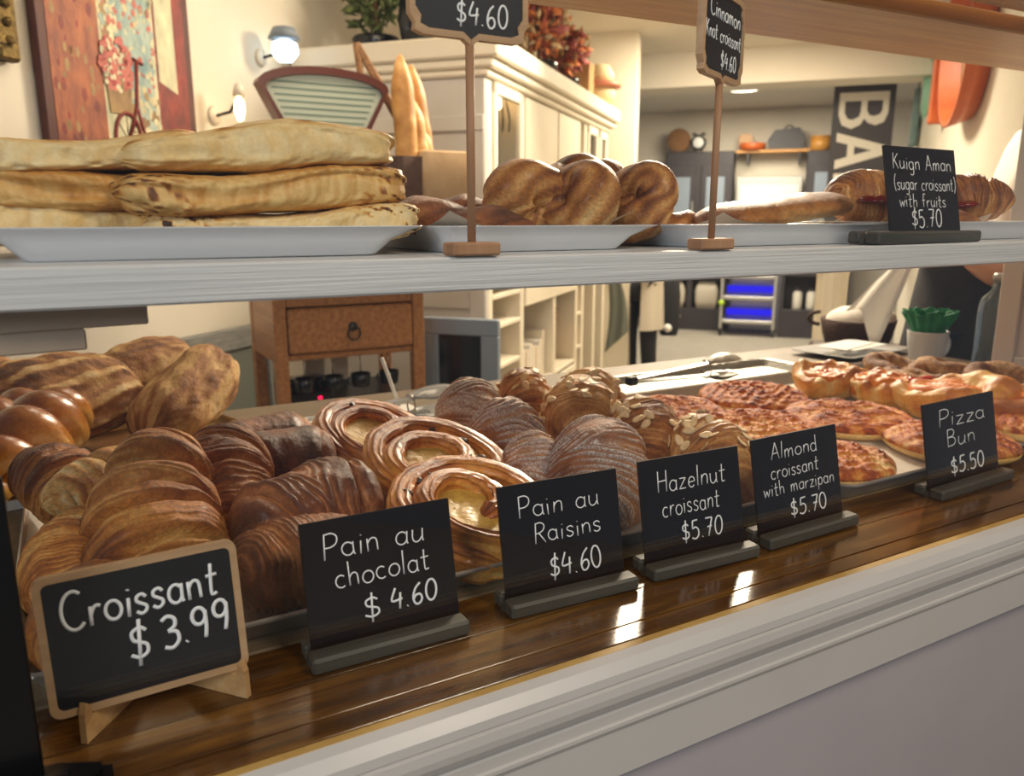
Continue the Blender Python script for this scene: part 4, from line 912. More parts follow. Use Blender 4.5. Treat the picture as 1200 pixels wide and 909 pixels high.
# baguette basket
t = on_pine('bread_basket', 'dark wicker basket with a tall looped handle, holding the baguettes', 'basket', .08, -.262, .1106)
L = loops([(.15, .15, .03, 0), (.17, .17, .03, .06), (.185, .19, .03, .24), (.20, .205, .03, .40), (.19, .195, .03, .40), (.17, .175, .03, .24), (.13, .13, .03, .012)])
M().grid(L).build('body', 'darkwicker', t)
m = M(); 
m.tube([(.08, .095, .30), (.085, .13, .52), (.09, .155, .76)], [.010, .011, .012], 10); m.tube([(.09, .155, .76), (.09, .09, .66), (.09, .01, .52), (.09, -.03, .42)], .012, 10); m.tube([(.085, .15, .74), (.085, .08, .62), (.085, .01, .50)], .008, 8); m.build('handle', 'wicker', t)
m = M().grid(loops([(.13, .17, .02, .235), (.135, .175, .02, .42), (.128, .168, .02, .425), (.12, .16, .02, .30)])); m.build('liner_sack', 'sack', t, (-.045, -.072, -.005))
def baguette(label, loc, top, r, seed):
    p0 = Vector(loc); d = Vector(top)-p0; L = d.length
    N, K = 70, 28; s = np.linspace(0, 1, N); ph = np.arange(K)*2*PI/K; SS, PH = np.meshgrid(s, ph, indexing='ij')
    e = np.clip(np.minimum(SS*8, (1-SS)*5), 0, 1)**.55; sl = np.clip(np.sin(SS*22 + PH), .2, 1)
    rr = r*e*(1 + .08*sl*(np.cos(PH) > 0)); P = np.stack([rr*np.cos(PH), rr*np.sin(PH), SS*L], -1)
    o = M().grid(P, bake=.42 + .22*(1-sl)*(np.cos(PH) > -.3) + .14*nz(P, 30, seed)).build('baguette', 'baguette', None, p0, d.to_track_quat('Z', 'Y').to_euler())
    return tag(o, label, 'baguette', 'baguettes in the tall basket')
for k, (y0, y1, zt, x, r, lab) in enumerate(((-.225, -.235, .825, .02, .036, 'tallest baguette, nearest the basket handle'), (-.285, -.275, .70, .035, .034, 'shorter baguette in the middle of the basket'), (-.340, -.305, .815, .105, .034, 'tall baguette behind, its tip leaning towards the scale'), (-.33, -.325, .62, .08, .030, 'lowest baguette at the far side of the basket'))):
    baguette(lab, PP(x, y0, .30), PP(x+.02, y1+.03, zt), r, k)
# under the drawer
t = on_pine('receipt_printer', 'black receipt printer with a pink red light under the pine drawer', 'printer', .10, .125, -.3545)
m = M().prism([(0, 0), (.18, 0), (.18, .13), (.05, .145), (0, .10)], -.075, .075, 1); m.build('body', 'black', t); M().box((-.002, -.01, .10), (.002, .002, .108)).build('light', 'redled', t, (-.003, -.03, -.02))
t = on_pine('card_terminal', 'low dark grey machine beside the receipt printer', 'machine', .08, -.075, -.3545)
M().prism([(0, 0), (.2, 0), (.2, .10), (.03, .075), (0, .05)], -.115, .115, 1).build('body', 'blackboard', t)
for k, (y, w, lab) in enumerate(((.05, .07, 'cream box standing behind the grey machine'), (-.045, .055, 'narrow cream box beside the first cream box'))):
    t = on_pine('storage_box', lab, 'box', .295, y, -.3545, 0, 'cream boxes in the pine cabinet'); M().box((0, -w/2, 0), (.03, w/2, .20), .002).build('box_body', 'cream', t); M().box((-.002, -w/2-.001, .175), (.031, w/2+.001, .203), .002).build('lid', 'cream', t)
for k, y in enumerate((.15, .055, -.04, -.14)):
    t = on_pine('hanging_mug', ('first', 'second', 'third', 'fourth')[k] + ' dark mug from the wall side, hanging under the pine drawer', 'mug', .06, y, -.186, 0, 'dark mugs under the drawer')
    M().lathe([(0, -.052), (.026, -.052), (.030, -.046), (.034, -.008), (.03, -.006), (.026, -.04), (0, -.044)], 20).build('cup', 'black', t); th = np.linspace(-1.2, 1.2, 10); M().tube(np.stack([0*th, .03+.016*np.cos(th), -.029+.014*np.sin(th)], 1), .003, 6).build('handle', 'black', t); M().tube([(0, 0, -.007), (0, 0, .061)], .002, 6).build('hook', 'steel', t)
# grey framed dark board
t = rthing('framed_board', 'blue grey frame around a dark glossy board, beside the pine cabinet', 'framed board', 2.55, 1.06, -.95)
o_ = [(-.16, 0), (.12, 0), (.12, .915), (-.16, .915)]
m = M(); m.box((0, -.13, 0), (.03, .16, .40), .004); m.box((0, -.13, .86), (.03, .16, .92), .004); m.box((0, -.13, .4), (.03, -.065, .86), .003); m.box((0, .10, .4), (.03, .16, .86), .003); m.build('frame', 'bluegrey', t)
M().box((.012, -.066, .40), (.02, .101, .861)).build('board', 'blackboard', t)
# leaning grey frame on the left wall
t = rthing('window_frame', 'weathered grey wooden frame leaning against the cream wall', 'frame', 2.28, 1.93, -.95)
m = M(); m.box((-.14, -.02, .0), (.42, .02, .06), .004); m.box((-.14, -.02, .78), (.42, .02, .86), .004); m.box((-.14, -.02, .06), (-.06, .02, .78), .003); m.box((.34, -.02, .06), (.42, .02, .78), .003); m.build('frame', 'greyframe', t, (0, 0, 0), (R_(-2), 0, 0))
M().box((-.061, -.004, .059), (.341, .004, .781)).build('pane', 'sage', t, (0, 0, 0), (R_(-2), 0, 0))

# ---------------------------------------------------------------- white shelf cabinet along the left wall
t = rthing('shelf_cabinet', 'tall white painted shelving cabinet with glazed doors and open bread shelves', 'cabinet', 3.0, 1.145, -.95)
def cp(name, mt, *bx, b=.004):
    m = M()
    for lo, hi in bx: m.box(lo, hi, b)
    return m.build(name, mt, t)
cp('side_panel', 'white', ((0, 0, 0), (.03, .84, 1.80)))
cp('side_moulding', 'white', ((-.014, 0, 1.60), (-.001, .84, 1.66)), ((-.010, 0, .0), (-.001, .07, 1.60)), ((-.010, .77, 0), (-.001, .84, 1.60)), ((-.010, .071, .9), (-.001, .769, .98)))
cp('cornice', 'cream', ((-.045, -.07, 1.865), (2.28, .84, 1.945)), ((-.03, -.045, 1.83), (2.27, .84, 1.8645)), ((-.016, -.02, 1.801), (2.26, .84, 1.8295)), b=.008)
cp('back_panel', 'cream', ((.031, .80, 0), (2.25, .84, 1.80)))
for x in (.031, .45, 1.0, 1.47, 1.62, 1.93, 2.2): cp('upright', 'cream', ((x, 0, 0), (x+.05, .79, 1.80)))
cp('waist_board', 'cream', ((.02, -.02, 1.02), (2.26, .79, 1.06)))
cp('door_panel', 'cream', ((.51, -.004, 1.065), (.99, .015, 1.795))); cp('door_panel', 'cream', ((1.06, -.004, 1.065), (1.46, .015, 1.795)))
for x0, x1 in ((.085, .446), (1.675, 1.927), (1.985, 2.195)):
    d = cp('glazed_door', 'cream', ((x0, -.012, 1.065), (x0+.035, .012, 1.795)), ((x1-.035, -.012, 1.065), (x1, .012, 1.795)), ((x0, -.012, 1.065), (x1, .012, 1.11)), ((x0, -.012, 1.75), (x1, .012, 1.795)))
    M().box((x0+.03, -.001, 1.1), (x1-.03, .002, 1.76)).build('pane', 'pane', d)
for z in (1.22, 1.40): cp('inner_shelf', 'steelpale', ((.085, .04, z), (.445, .70, z+.012)), b=.001)
for z, zz in ((.42, 0), (.62, 0), (.80, 0), (.93, 0)): cp('bread_shelf', 'cream', ((.085, .0, z), (.446, .78, z+.018)), b=.002)
cp('drawer_front', 'cream', ((.51, -.008, .86), (1.46, .01, 1.015))); cp('drawer_front', 'cream', ((.51, -.008, .18), (1.46, .01, .42)))
cp('lower_shelf', 'cream', ((.505, 0, .43), (1.465, .78, .45)))
for z in (.3, .5, .7, .88): cp('end_shelf', 'cream', ((1.525, .0, z), (1.615, .78, z+.016)), b=.002)
# bulb reflection in the door glass, modelled as a glowing lamp
l = rthing('bulb_reflection', 'bulb reflected in the cabinet glass, modelled as a glowing bulb in a dark wire shade', 'lamp', 3.365, 1.222, .494)
M().lathe([(0, .28), (.012, .285), (.019, .31), (.017, .345), (.006, .375), (0, .38)], 20).build('bulb', 'bulb', l)
m = M()
for k in range(8):
    a = k*PI/4; m.tube([(.02*math.cos(a), .02*math.sin(a), .40), (.055*math.cos(a), .055*math.sin(a), .24), (.05*math.cos(a), .05*math.sin(a), .19)], .0025, 5)
m.build('wire_shade', 'black', l); M().tube([(0, 0, -.03), (0, 0, .28)], .006, 8).build('stem', 'black', l); M().lathe([(0, -.029), (.05, -.029), (.05, -.018), (0, -.012)], 20).build('base', 'black', l)
def loaf_bg(label, u, w, z, L, wd, h, seed, rz=0, grp='loaves on the cabinet shelves'):
    return put(loaf(L, wd, h, seed, 3, .42, N=40, K=28, floor_=.4), 'bread_loaf', 'baguette', label, 'loaf', RP(u, w, z + h*.2), (0, 0, RZ+rz), grp)
loaf_bg('round golden loaf on the lowest bread shelf of the white cabinet', 3.20, 1.27, -.512, .17, .13, .15, 1)
loaf_bg('loaf behind the golden one on the lowest bread shelf', 3.34, 1.45, -.512, .18, .13, .13, 2, .4)
loaf_bg('dark loaf on the second bread shelf of the white cabinet', 3.25, 1.30, -.312, .2, .12, .10, 3)
loaf_bg('small dark loaf on the third bread shelf of the white cabinet', 3.26, 1.30, -.132, .2, .12, .07, 4)
for k, (u, z) in enumerate(((4.57, -.634), (4.57, -.434), (4.57, -.234))): loaf_bg(('low', 'middle', 'upper')[k] + ' bread roll in the narrow end shelves of the cabinet', u, 1.24, z, .08, .12, .10, 20+k)
# basket, books in the middle bay
b = rthing('wicker_bowl', 'wide wicker bowl on a wicker tray in the open middle bay of the white cabinet', 'basket', 3.80, 1.47, -.4985)
M().lathe([(0, .28), (.10, .28), (.16, .36), (.17, .365), (.165, .37), (.15, .35), (.09, .29), (0, .29)], 30).build('bowl', 'wicker', b)
m = M(); [m.lathe([(0, z), (.14-.01*k, z), (.15-.01*k, z+.02), (.15-.01*k, z+.05), (0, z+.052)], 30) for k, z in enumerate((.1105, .168, .226))]; m.build('stacked_trays', 'wicker', b)
M().lathe([(0, 0), (.12, 0), (.13, .1), (0, .11)], 24).build('drum', 'kraft', b)
rng = random.Random(4)
for k in range(7):
    o = thing('book', f'{["cream","brown","cream","white","tan","white","cream"][k]} book, {["first","second","third","fourth","fifth","sixth","seventh"][k]} in the row in front of the wicker bowl', 'book', RP(3.605 + k*.055, 1.185, -.4985), (0, 0, RZ), 'books in the middle bay')
    hh = rng.uniform(.16, .24); M().box((0, 0, 0), (.05, .10, hh), .003).build('cover', ['cream', 'kraft', 'whitepaper', 'whitepaper', 'sack', 'whitepaper', 'cream'][k], o); M().box((.005, -.0005, .004), (.045, .096, hh+.001)).build('pages', 'paper', o)
for k in range(3):
    o = rthing('straw_plate', ('lower', 'middle', 'upper')[k]+' straw plate of the stack beside the wicker bowl', 'plate', 4.25, 1.32, -.498+.24+.027*k, 0, 'straw plates in the middle bay'); M().lathe([(0, 0), (.11, 0), (.13, .02), (.125, .024), (0, .012)], 28).build('dish', 'wicker', o)
o = rthing('kraft_drum', 'round kraft tin under the straw plates', 'tin', 4.25, 1.32, -.4985); M().lathe([(0, 0), (.11, 0), (.11, .2), (0, .2)], 28).build('body', 'kraft', o); M().lathe([(0, .2005), (.115, .2005), (.115, .225), (0, .23)], 28).build('lid', 'wicker', o)
# towel hanging at cabinet end
gx, gz = np.meshgrid(np.linspace(0, .16, 14), np.linspace(0, 1, 18), indexing='ij')
P = np.stack([gx*(.35+.65*gz) + .03*np.sin(gz*3), .012*np.sin(gx*70 + gz*3)*gz - .02, -gz*.62*(1 - .25*(gx/.16))], -1)
m = M(); m.grid(P, closed=False, caps=False); m.grid(P + np.array([0, .004, 0]), closed=False, caps=False)
o = m.build('dish_towel', 'sage', None, RP(5.32, 1.15, .02), (0, 0, RZ-PI/2)); tag(o, 'pale green towel hanging from the far end of the white cabinet', 'towel')
# things on top of the cabinet
def leafball(name, label, cat, u, w, z, rx, rz_, n, mts, seed, pot=None, size=.05):
    t = rthing(name, label, cat, u, w, z, 0); rng = np.random.RandomState(seed)
    m = M()
    for k in range(n):
        d = rng.randn(3); d /= np.linalg.norm(d); q = rng.uniform(.45, 1); c = np.array([rx*d[0]*q, rx*d[1]*q, rz_ + rz_*d[2]*q*.9 + (pot or 0)])
        a = rng.randn(3); a /= np.linalg.norm(a); b = np.cross(a, rng.randn(3)); b /= np.linalg.norm(b); n_ = np.cross(a, b)*.15; s = size*rng.uniform(.6, 1.2)
        v = [c - a*s, c + b*s*.45 + n_*s, c + a*s, c - b*s*.45 + n_*s, c + n_*s*2.5]
        m.add(v, [(0, 1, 4), (1, 2, 4), (2, 3, 4), (3, 0, 4), (0, 3, 2, 1)], True, rng.randint(len(mts)))
    m.build('foliage', mts, t)
    if pot:
        M().lathe([(0, 0), (rx*.5, 0), (rx*.65, pot), (rx*.6, pot+.01), (0, pot)], 20).build('pot', 'blackboard', t); M().tube([(0, 0, pot), (0, 0, pot+rz_)], .01, 6).build('stem', 'wicker', t)
    return t
zc = .998
leafball('potted_plant', 'bushy green plant on top of the white cabinet', 'plant', 3.25, 1.74, zc+.0, .16, .20, 300, ['leaf'], 1, .07, .04)
o = rthing('dark_pot', 'dark pot beside the green plant on the white cabinet', 'pot', 3.20, 1.52, zc); M().lathe([(0, 0), (.06, 0), (.08, .12), (.07, .20), (.06, .2), (.05, .02), (0, .02)], 24).build('body', 'blackboard', o); M().tube([(.0, -.075, .06), (0, -.12, .10), (0, -.075, .16)], .008, 8).build('handle', 'blackboard', o)
leafball('dried_flowers', 'tall arrangement of dried orange and cream flowers on the white cabinet', 'flowers', 3.95, 1.22, zc, .15, .24, 420, ['orangeleaf', 'orangeleaf', 'pinkleaf', 'creamleaf'], 2, .06, .05)
leafball('dried_flowers', 'smaller bunch of dried orange and pink flowers beside the tall one', 'flowers', 4.45, 1.23, zc, .14, .17, 260, ['orangeleaf', 'pinkleaf', 'pinkleaf', 'kraft'], 3, .06, .045)
o = rthing('kraft_box', 'kraft paper box behind the round basket on the white cabinet', 'box', 4.78, 1.22, zc); M().box((-.06, -.07, 0), (.06, .07, .20), .003).build('box_body', 'kraft', o); M().box((-.062, -.072, .17), (.062, .072, .203), .003).build('lid', 'kraft', o)
o = rthing('round_basket', 'round cream basket with a brown rim on the far end of the white cabinet', 'basket', 5.03, 1.16, zc)
M().lathe([(0, 0), (.07, 0), (.10, .05), (.10, .10), (0, .10)], 24).build('body', 'creamleaf', o); M().lathe([(0, .101), (.13, .101), (.135, .115), (.13, .13), (0, .13)], 28).build('rim', 'mug', o); M().lathe([(0, .131), (.08, .131), (.09, .18), (.06, .23), (0, .245)], 24).build('lid', 'creamleaf', o)

# ---------------------------------------------------------------- left wall
t = rthing('painting', 'painting of a red bicycle with a flower basket by a red door', 'painting', 1.745, 1.965, .30)
m = M(); m.box((0, 0, 0), (.60, .03, .85), .002, 0)
def pp(poly, mi, k): m.prism(poly, -.0006*k-.0008, -.0006*k+.0006, 1, mi=mi)
pp([(.03, .0), (.21, .0), (.21, .85), (.03, .85)], 1, 1); pp([(.21, 0), (.43, 0), (.43, .85), (.21, .85)], 2, 1); pp([(.43, 0), (.57, 0), (.57, .85), (.43, .85)], 3, 1)
pp([(.29, .35), (.41, .28), (.43, .85), (.28, .85)], 4, 2); pp([(.22, .45), (.25, .45), (.25, .85), (.22, .85)], 5, 2); pp([(.44, .45), (.52, .42), (.52, .85), (.44, .85)], 2, 2); pp([(.21, 0), (.43, 0), (.43, .16), (.30, .26), (.21, .22)], 6, 3); pp([(.07, 0), (.21, 0), (.12, .26)], 7, 3)
th = np.linspace(0, 2*PI, 40, endpoint=False); m.tube(np.stack([.285+.052*np.cos(th), 0*th-.004, .25+.085*np.sin(th)], 1), .006, 6, mi=8, closed=True)
for k in range(8): m.tube([(.285, -.003, .25), (.285+.05*math.cos(k*PI/4), -.003, .25+.08*math.sin(k*PI/4))], .0012, 4, mi=0)
m.tube([(.285, -.004, .25), (.33, -.004, .36), (.345, -.004, .50)], .006, 6, mi=8); m.tube([(.33, -.004, .50), (.37, -.004, .49)], .005, 6, mi=8); m.tube([(.33, -.004, .36), (.37, -.004, .22)], .005, 6, mi=8)
rng = np.random.RandomState(3)
for k in range(120):
    a, q = rng.rand()*6.28, rng.rand()**.5; px, pz = .265 + .065*q*math.cos(a), .47 + .08*q*math.sin(a); s = rng.uniform(.006, .014)
    m.prism([(px+s*math.cos(b), pz+s*math.sin(b)) for b in np.arange(6)*PI/3], -.0062-.0001*(k % 5), -.0035, 1, mi=int(rng.choice([9, 10, 9, 11])))
for k in range(420):
    px, pz = rng.uniform(.215, .43), rng.uniform(.18, .85); s = rng.uniform(.004, .011)
    if px < .30 and pz < .40: continue
    m.prism([(px+s*math.cos(b), pz+1.4*s*math.sin(b)) for b in np.arange(5)*2*PI/5+px*90], -.0026-.00004*(k % 7), -.0012, 1, mi=int(rng.choice([2, 4, 4, 6, 9] if pz > .4 else [6, 2, 5])))
for k in range(160):
    px, pz = rng.choice([rng.uniform(.04, .20), rng.uniform(.44, .56)]), rng.uniform(.02, .84); s = rng.uniform(.004, .010)
    m.prism([(px+s*math.cos(b), pz+2.2*s*math.sin(b)) for b in np.arange(5)*2*PI/5+px*90], -.0016-.00004*(k % 7), -.0009, 1, mi=int(rng.choice([1, 3, 5]) if px < .3 else rng.choice([3, 8, 3])))
m.prism([(.225, .33), (.305, .33), (.315, .43), (.215, .43)], -.006, -.003, 1, mi=7)
m.build('canvas', ['painting_edge', 'painting_orange', 'painting_cream', 'painting_red', 'painting_blue', 'painting_ochre', 'painting_path', 'painting_ochre', 'painting_redline', 'painting_pink', 'painting_cream', 'painting_rose'], t)
t = rthing('gilt_frame', 'corner of a carved gilt picture frame beside the bicycle painting', 'frame', 1.345, 1.972, .72)
m = M()
for k in range(4): m.box((-.30-.003*k, -.012-.004*k, .0+.012*k), (.335-.012*k, .02, .03+.012*k) , .004)
m.box((.27, -.02, 0), (.335, .02, .7), .008); 
for k in range(14): m.lathe([(0, 0), (.012, .0), (.012, .006), (0, .012)], 10, T=Matrix.Translation((.30, -.02, .05+.045*k)) @ Matrix.Rotation(PI/2, 4, 'X'))
m.build('frame', 'gilt', t); M().box((-.3, .0, .06), (.269, .015, .7)).build('picture', 'painting_ochre', t)
def mirrored_lamp(label, u, z, bulb, cap, r):  # reflections of lamps in the front glass, modelled as glowing wall fittings
    t = rthing('lamp_reflection', label, 'lamp', u, 1.985, z)
    M().lathe([(0, 0), (.035, 0), (.03, .012), (0, .014)], 20, T=Matrix.Translation((0, .012, 0)) @ Matrix.Rotation(PI/2, 4, 'X')).build('wall_plate', 'cream', t)
    M().tube([(0, -.002, 0), (0, -.06, .01), (0, -.09, .05)], .006, 8).build('arm', 'black', t)
    M().lathe([(0, -.055), (r*.55, -.05), (r, -.02), (r*.9, .015), (r*.3, .03), (0, .03)], 20).build('bulb', bulb, t, (0, -.10, .03))
    M().lathe([(0, .031), (r*1.2, .031), (r*.8, .07), (0, .08)], 20).build('cap', cap, t, (0, -.10, .03))
mirrored_lamp('warm bulb reflected in the front glass, modelled as a glowing fitting beside the bicycle painting', 2.48, .68, 'bulb', 'cream', .018)
mirrored_lamp('cool lamp reflected in the front glass, modelled as a glowing bowl above the scale', 2.78, .93, 'coolreflection', 'bluegrey', .052)

# ---------------------------------------------------------------- far bakery
def far(name, label, cat, u, w, z, group=None): return rthing(name, label, cat, u, w, z, 0, group)
t = far('dark_cabinet', 'tall dark glazed cabinet against the far wall', 'cabinet', 9.45, 1.0, -.95)
M().box((0, -.38, 0), (.35, .38, 2.0), .01).build('body', 'dark', t)
for y0, y1 in ((.03, .35), (-.35, -.03)):
    d = M().box((-.02, y0, .9), (-.001, y1, 1.85), .004).build('door', 'dark', t); M().box((-.024, y0+.06, 1.0), (-.0205, y1-.06, 1.72)).build('pane', 'bluegrey', d); M().box((-.05, y0+.02, 1.3), (-.0205, y0+.035, 1.45), .003).build('handle', 'steelpale', d)
for y0, y1 in ((.03, .35), (-.35, -.03)): M().box((-.02, y0, .1), (-.001, y1, .85), .004).build('lower_door', 'dark', t)
t = far('wall_shelf', 'wooden wall shelf carrying a dark bag in the far room', 'shelf', 9.55, .27, 1.03); M().box((0, -.45, 0), (.29, .34, .03), .003).build('board', 'pine', t)
for y in (-.35, .2): M().prism([(.02, -.12), (.28, -.12), (.28, -.001), (.02, -.001)], y, y+.02, 1).build('bracket', 'dark', t)
t = far('oven', 'pale bakery oven with a lit chamber under the wall shelf', 'oven', 9.42, .26, -.95)
M().box((0, -.38, 0), (.42, .32, 1.72), .01).build('body', 'steelpale', t); M().box((-.02, -.34, 1.40), (-.001, .28, 1.62), .004).build('control_panel', 'cream', t); M().box((-.018, -.30, .95), (-.001, .24, 1.36), .004).build('oven_door', 'bluegrey', t); M().tube([(-.05, -.33, 1.40), (-.05, .27, 1.40)], .02, 10).build('handle', 'white', t)
t = far('dark_cabinet', 'dark cabinet with glass jars beside the hanging banner', 'cabinet', 9.4, -.40, -.95); M().box((0, -.25, 0), (.4, .25, 1.98), .01).build('body', 'dark', t)
d = M().box((-.02, -.22, 1.0), (-.001, .22, 1.85), .004).build('door', 'dark', t); M().box((-.025, -.16, 1.1), (-.0205, .16, 1.75)).build('pane', 'bluegrey', d)
t = far('straw_plate', 'round straw plate leaning on the far wall above the dark cabinet', 'plate', 9.62, 1.26, 1.1905); M().lathe([(0, 0), (.12, 0), (.135, .02), (.125, .03), (.03, .014), (0, .016)], 28, T=Matrix.Rotation(-PI/2, 4, 'Y')).build('dish', 'wicker', t)
m = M().box((-.03, -.06, -.139), (.06, .06, -.12)); m.build('stand', 'dark', t)
t = far('alarm_clock', 'small dark alarm clock with a white face above the dark cabinet', 'clock', 9.58, 1.035, 1.052); 
M().lathe([(0, 0), (.085, 0), (.085, .06), (0, .06)], 28, T=Matrix.Translation((.03, 0, .105)) @ Matrix.Rotation(-PI/2, 4, 'Y')).build('case', 'black', t); M().lathe([(0, 0), (.062, 0), (.06, .004), (0, .004)], 28, T=Matrix.Translation((-.031, 0, .105)) @ Matrix.Rotation(-PI/2, 4, 'Y')).build('clock_face', 'whitepaper', t)
for y in (-.05, .05): M().lathe([(0, 0), (.03, 0), (.02, .02), (0, .025)], 14, T=Matrix.Translation((.0, y, .19))).build('bell', 'black', t); M().tube([(0, y, .002), (0, y*.7, .03)], .008, 8).build('foot', 'black', t)
t = far('bread_board', 'wooden board leaning on the far shelf', 'board', 9.70, .52, 1.0605); M().prism(rrect(.15, .17, .05) + np.array([0, .105]), 0, .02, 0).build('board', 'pine', t)
t = far('red_casserole', 'low red brown dish in front of the wooden board on the far shelf', 'dish', 9.62, .44, 1.061); M().lathe([(0, 0), (.13, 0), (.15, .07), (.14, .075), (.12, .02), (0, .02)], 24).build('dish', 'copper', t)
t = far('leather_bag', 'dark bag with a handle on the far wall shelf', 'bag', 9.68, .09, 1.061)
m = M().prism([(-.20, 0), (.17, 0), (.19, .10), (.12, .21), (-.14, .23), (-.20, .15)], -.08, .08, 0); m.build('body', 'dark', t); th = np.linspace(0, PI, 14); M().tube(np.stack([0*th, -.03+.05*np.cos(th), .21+.05*np.sin(th)], 1), .008, 8).build('handle', 'dark', t)
t = far('wooden_drum', 'pale round wooden box on the dark cabinet beside the banner', 'box', 9.6, -.28, 1.0315); M().lathe([(0, 0), (.11, 0), (.11, .14), (0, .14)], 28).build('body', 'pine', t); M().lathe([(0, .1405), (.114, .1405), (.114, .16), (0, .162)], 28).build('lid', 'pine', t)
t = far('ceiling_lamp', 'round glowing lamp disc under the far ceiling', 'lamp', 7.6, .45, 1.42)
M().lathe([(0, 0), (.13, 0), (.15, .015), (.15, .04), (0, .04)], 32).build('diffuser', 'lampdisc', t); M().lathe([(0, .041), (.16, .041), (.16, .12), (0, .12)], 32).build('housing', 'white', t)
t = far('low_counter', 'low dark open counter on the far wall floor', 'counter', 9.27, 1.02, -.95)
m = M().box((-.05, -.42, .58), (.09, .42, .70), .004); m.box((-.05, -.42, 0), (.09, .42, .25), .004); m.build('frame', 'dark', t)
for y in (-.42, -.03, .36): M().box((-.05, y, .2505), (.09, y+.06, .5795)).build('post', 'dark', t)
for y, l in ((.18, 'white sack in the far low counter, nearer the left wall'), (-.19, 'white sack in the far low counter, nearer the metal rack')):
    o = far('flour_sack', l, 'sack', 9.28, 1.02+y, -.699, 'sacks in the low counter'); L = loops([(.10, .22, .03, 0), (.12, .26, .04, .08), (.11, .26, .04, .2), (.06, .22, .02, .26), (.03, .2, .01, .28)]); M().grid(L).build('body', 'greycloth', o); M().box((-.012, -.09, .278), (.012, .09, .30), .004).build('tied_top', 'greycloth', o)
t = far('bucket', 'white plastic bucket on the grey floor in the far room', 'bucket', 8.95, 1.17, -.95); M().lathe([(0, 0), (.07, 0), (.085, .17), (.092, .175), (.092, .19), (.08, .185), (.065, .012), (0, .012)], 24).build('body', 'bucket', t); th = np.linspace(0, PI, 14); M().tube(np.stack([-.09*np.sin(th)*.5-.05, .09*np.cos(th), .16-.05*np.sin(th)], 1), .003, 6).build('handle', 'steel', t)
t = far('bakery_rack', 'wheeled pale metal rack with blue lit shelves on the far floor', 'rack', 8.86, .355, -.95)
for x in (0, .4):
    for y in (-.29, .26): M().box((x, y, .08), (x+.03, y+.03, 1.02), .002).build('upright', 'steelpale', t)
for x in (0, .4):
    for y in (-.275, .275): M().lathe([(0, -.012), (.035, -.012), (.035, .012), (0, .012)], 16, T=Matrix.Translation((x+.015, y, .036)) @ Matrix.Rotation(PI/2, 4, 'X')).build('wheel', 'black', t)
for z in (.14, .40, .63, .86):
    M().box((.0, -.259, z), (.42, .259, z+.035), .003).build('shelf', 'steelpale', t)
    if z < .8: M().box((.40, -.25, z+.045), (.412, .25, z+.12)).build('blue_light', 'uv', t)
M().lathe([(0, 0), (.03, 0), (.03, .01), (0, .012)], 16, T=Matrix.Translation((-.001, .275, .36)) @ Matrix.Rotation(-PI/2, 4, 'Y')).build('sticker', 'stickergreen', t)
t = far('dark_cabinet', 'low dark cupboard with jars beside the metal rack', 'cabinet', 8.92, -.19, -.95); m = M().box((0, -.22, 0), (.4, .22, .3), .004); m.box((0, -.22, .66), (.4, .22, .95), .004); m.box((.3, -.22, .3), (.4, .22, .66)); m.box((0, -.22, .3), (.3, -.18, .66)); m.box((0, .18, .3), (.3, .22, .66)); m.build('body', 'dark', t)
for k, y in enumerate((.04, -.10)):
    o = far('jar', ('white jar in the low cupboard nearer the rack', 'white jar in the low cupboard away from the rack')[k], 'jar', 9.02, -.19+y, -.6495, 'jars in the low cupboard'); M().lathe([(0, 0), (.045, 0), (.05, .02), (.05, .17), (.03, .2), (0, .2)], 18).build('body', 'bucket', o); M().lathe([(0, .2005), (.034, .2005), (.034, .23), (0, .23)], 18).build('lid', 'dark', o)
# hanging banner BAKERY, turned sideways
t = far('hanging_banner', 'black hanging banner with large sideways cream letters BA', 'banner', 7.05, -.50, .12)
M().box((0, -.225, 0), (.012, .225, 1.25), .002).build('cloth', 'dark', t); M().tube([(.006, -.26, 1.262), (.006, .26, 1.262)], .012, 10).build('rod', 'dark', t)
def letterB(): return [[(0, 0), (0, 1), (.42, 1), (.60, .93), (.66, .76), (.60, .60), (.52, .53), (.64, .46), (.72, .28), (.64, .08), (.44, 0)], [(.17, .12), (.40, .12), (.52, .19), (.54, .30), (.48, .42), (.38, .45), (.17, .45)], [(.17, .57), (.36, .57), (.46, .63), (.48, .73), (.44, .84), (.36, .88), (.17, .88)]]
def fill_letter(m, loops_, T):
    import bmesh
    from mathutils.geometry import tessellate_polygon
    vs = [Vector((p[0], p[1], 0)) for lp in loops_ for p in lp]
    tris = tessellate_polygon([[Vector((p[0], p[1], 0)) for p in lp] for lp in loops_])
    n = len(vs); m.add([tuple(v) for v in vs] + [(v.x, v.y, -.02) for v in vs], [tuple(q) for q in tris] + [(q[2]+n, q[1]+n, q[0]+n) for q in tris], False, T=T)
m = M()
# letter x axis -> down, letter y axis -> towards -w (right in view); reading top to bottom, rotated clockwise
def LT(zt, s): return Matrix(((0, 0, -1, -.001), (0, -.36, 0, .18), (-s, 0, 0, zt), (0, 0, 0, 1)))
fill_letter(m, letterB(), LT(1.16, .38))
fill_letter(m, [[(0, 0), (.26, 1), (.44, 1), (.70, 0), (.53, 0), (.47, .24), (.23, .24), (.17, 0)], [(.27, .38), (.43, .38), (.35, .74)]], LT(.86, .40))
fill_letter(m, [[(0, 0), (0, 1), (.16, 1), (.16, .58), (.46, 1), (.66, 1), (.32, .55), (.70, 0), (.50, 0), (.22, .42), (.16, .35), (.16, 0)]], LT(.545, .33))
m.build('lettering', 'bucket', t, (.0, 0, 0))

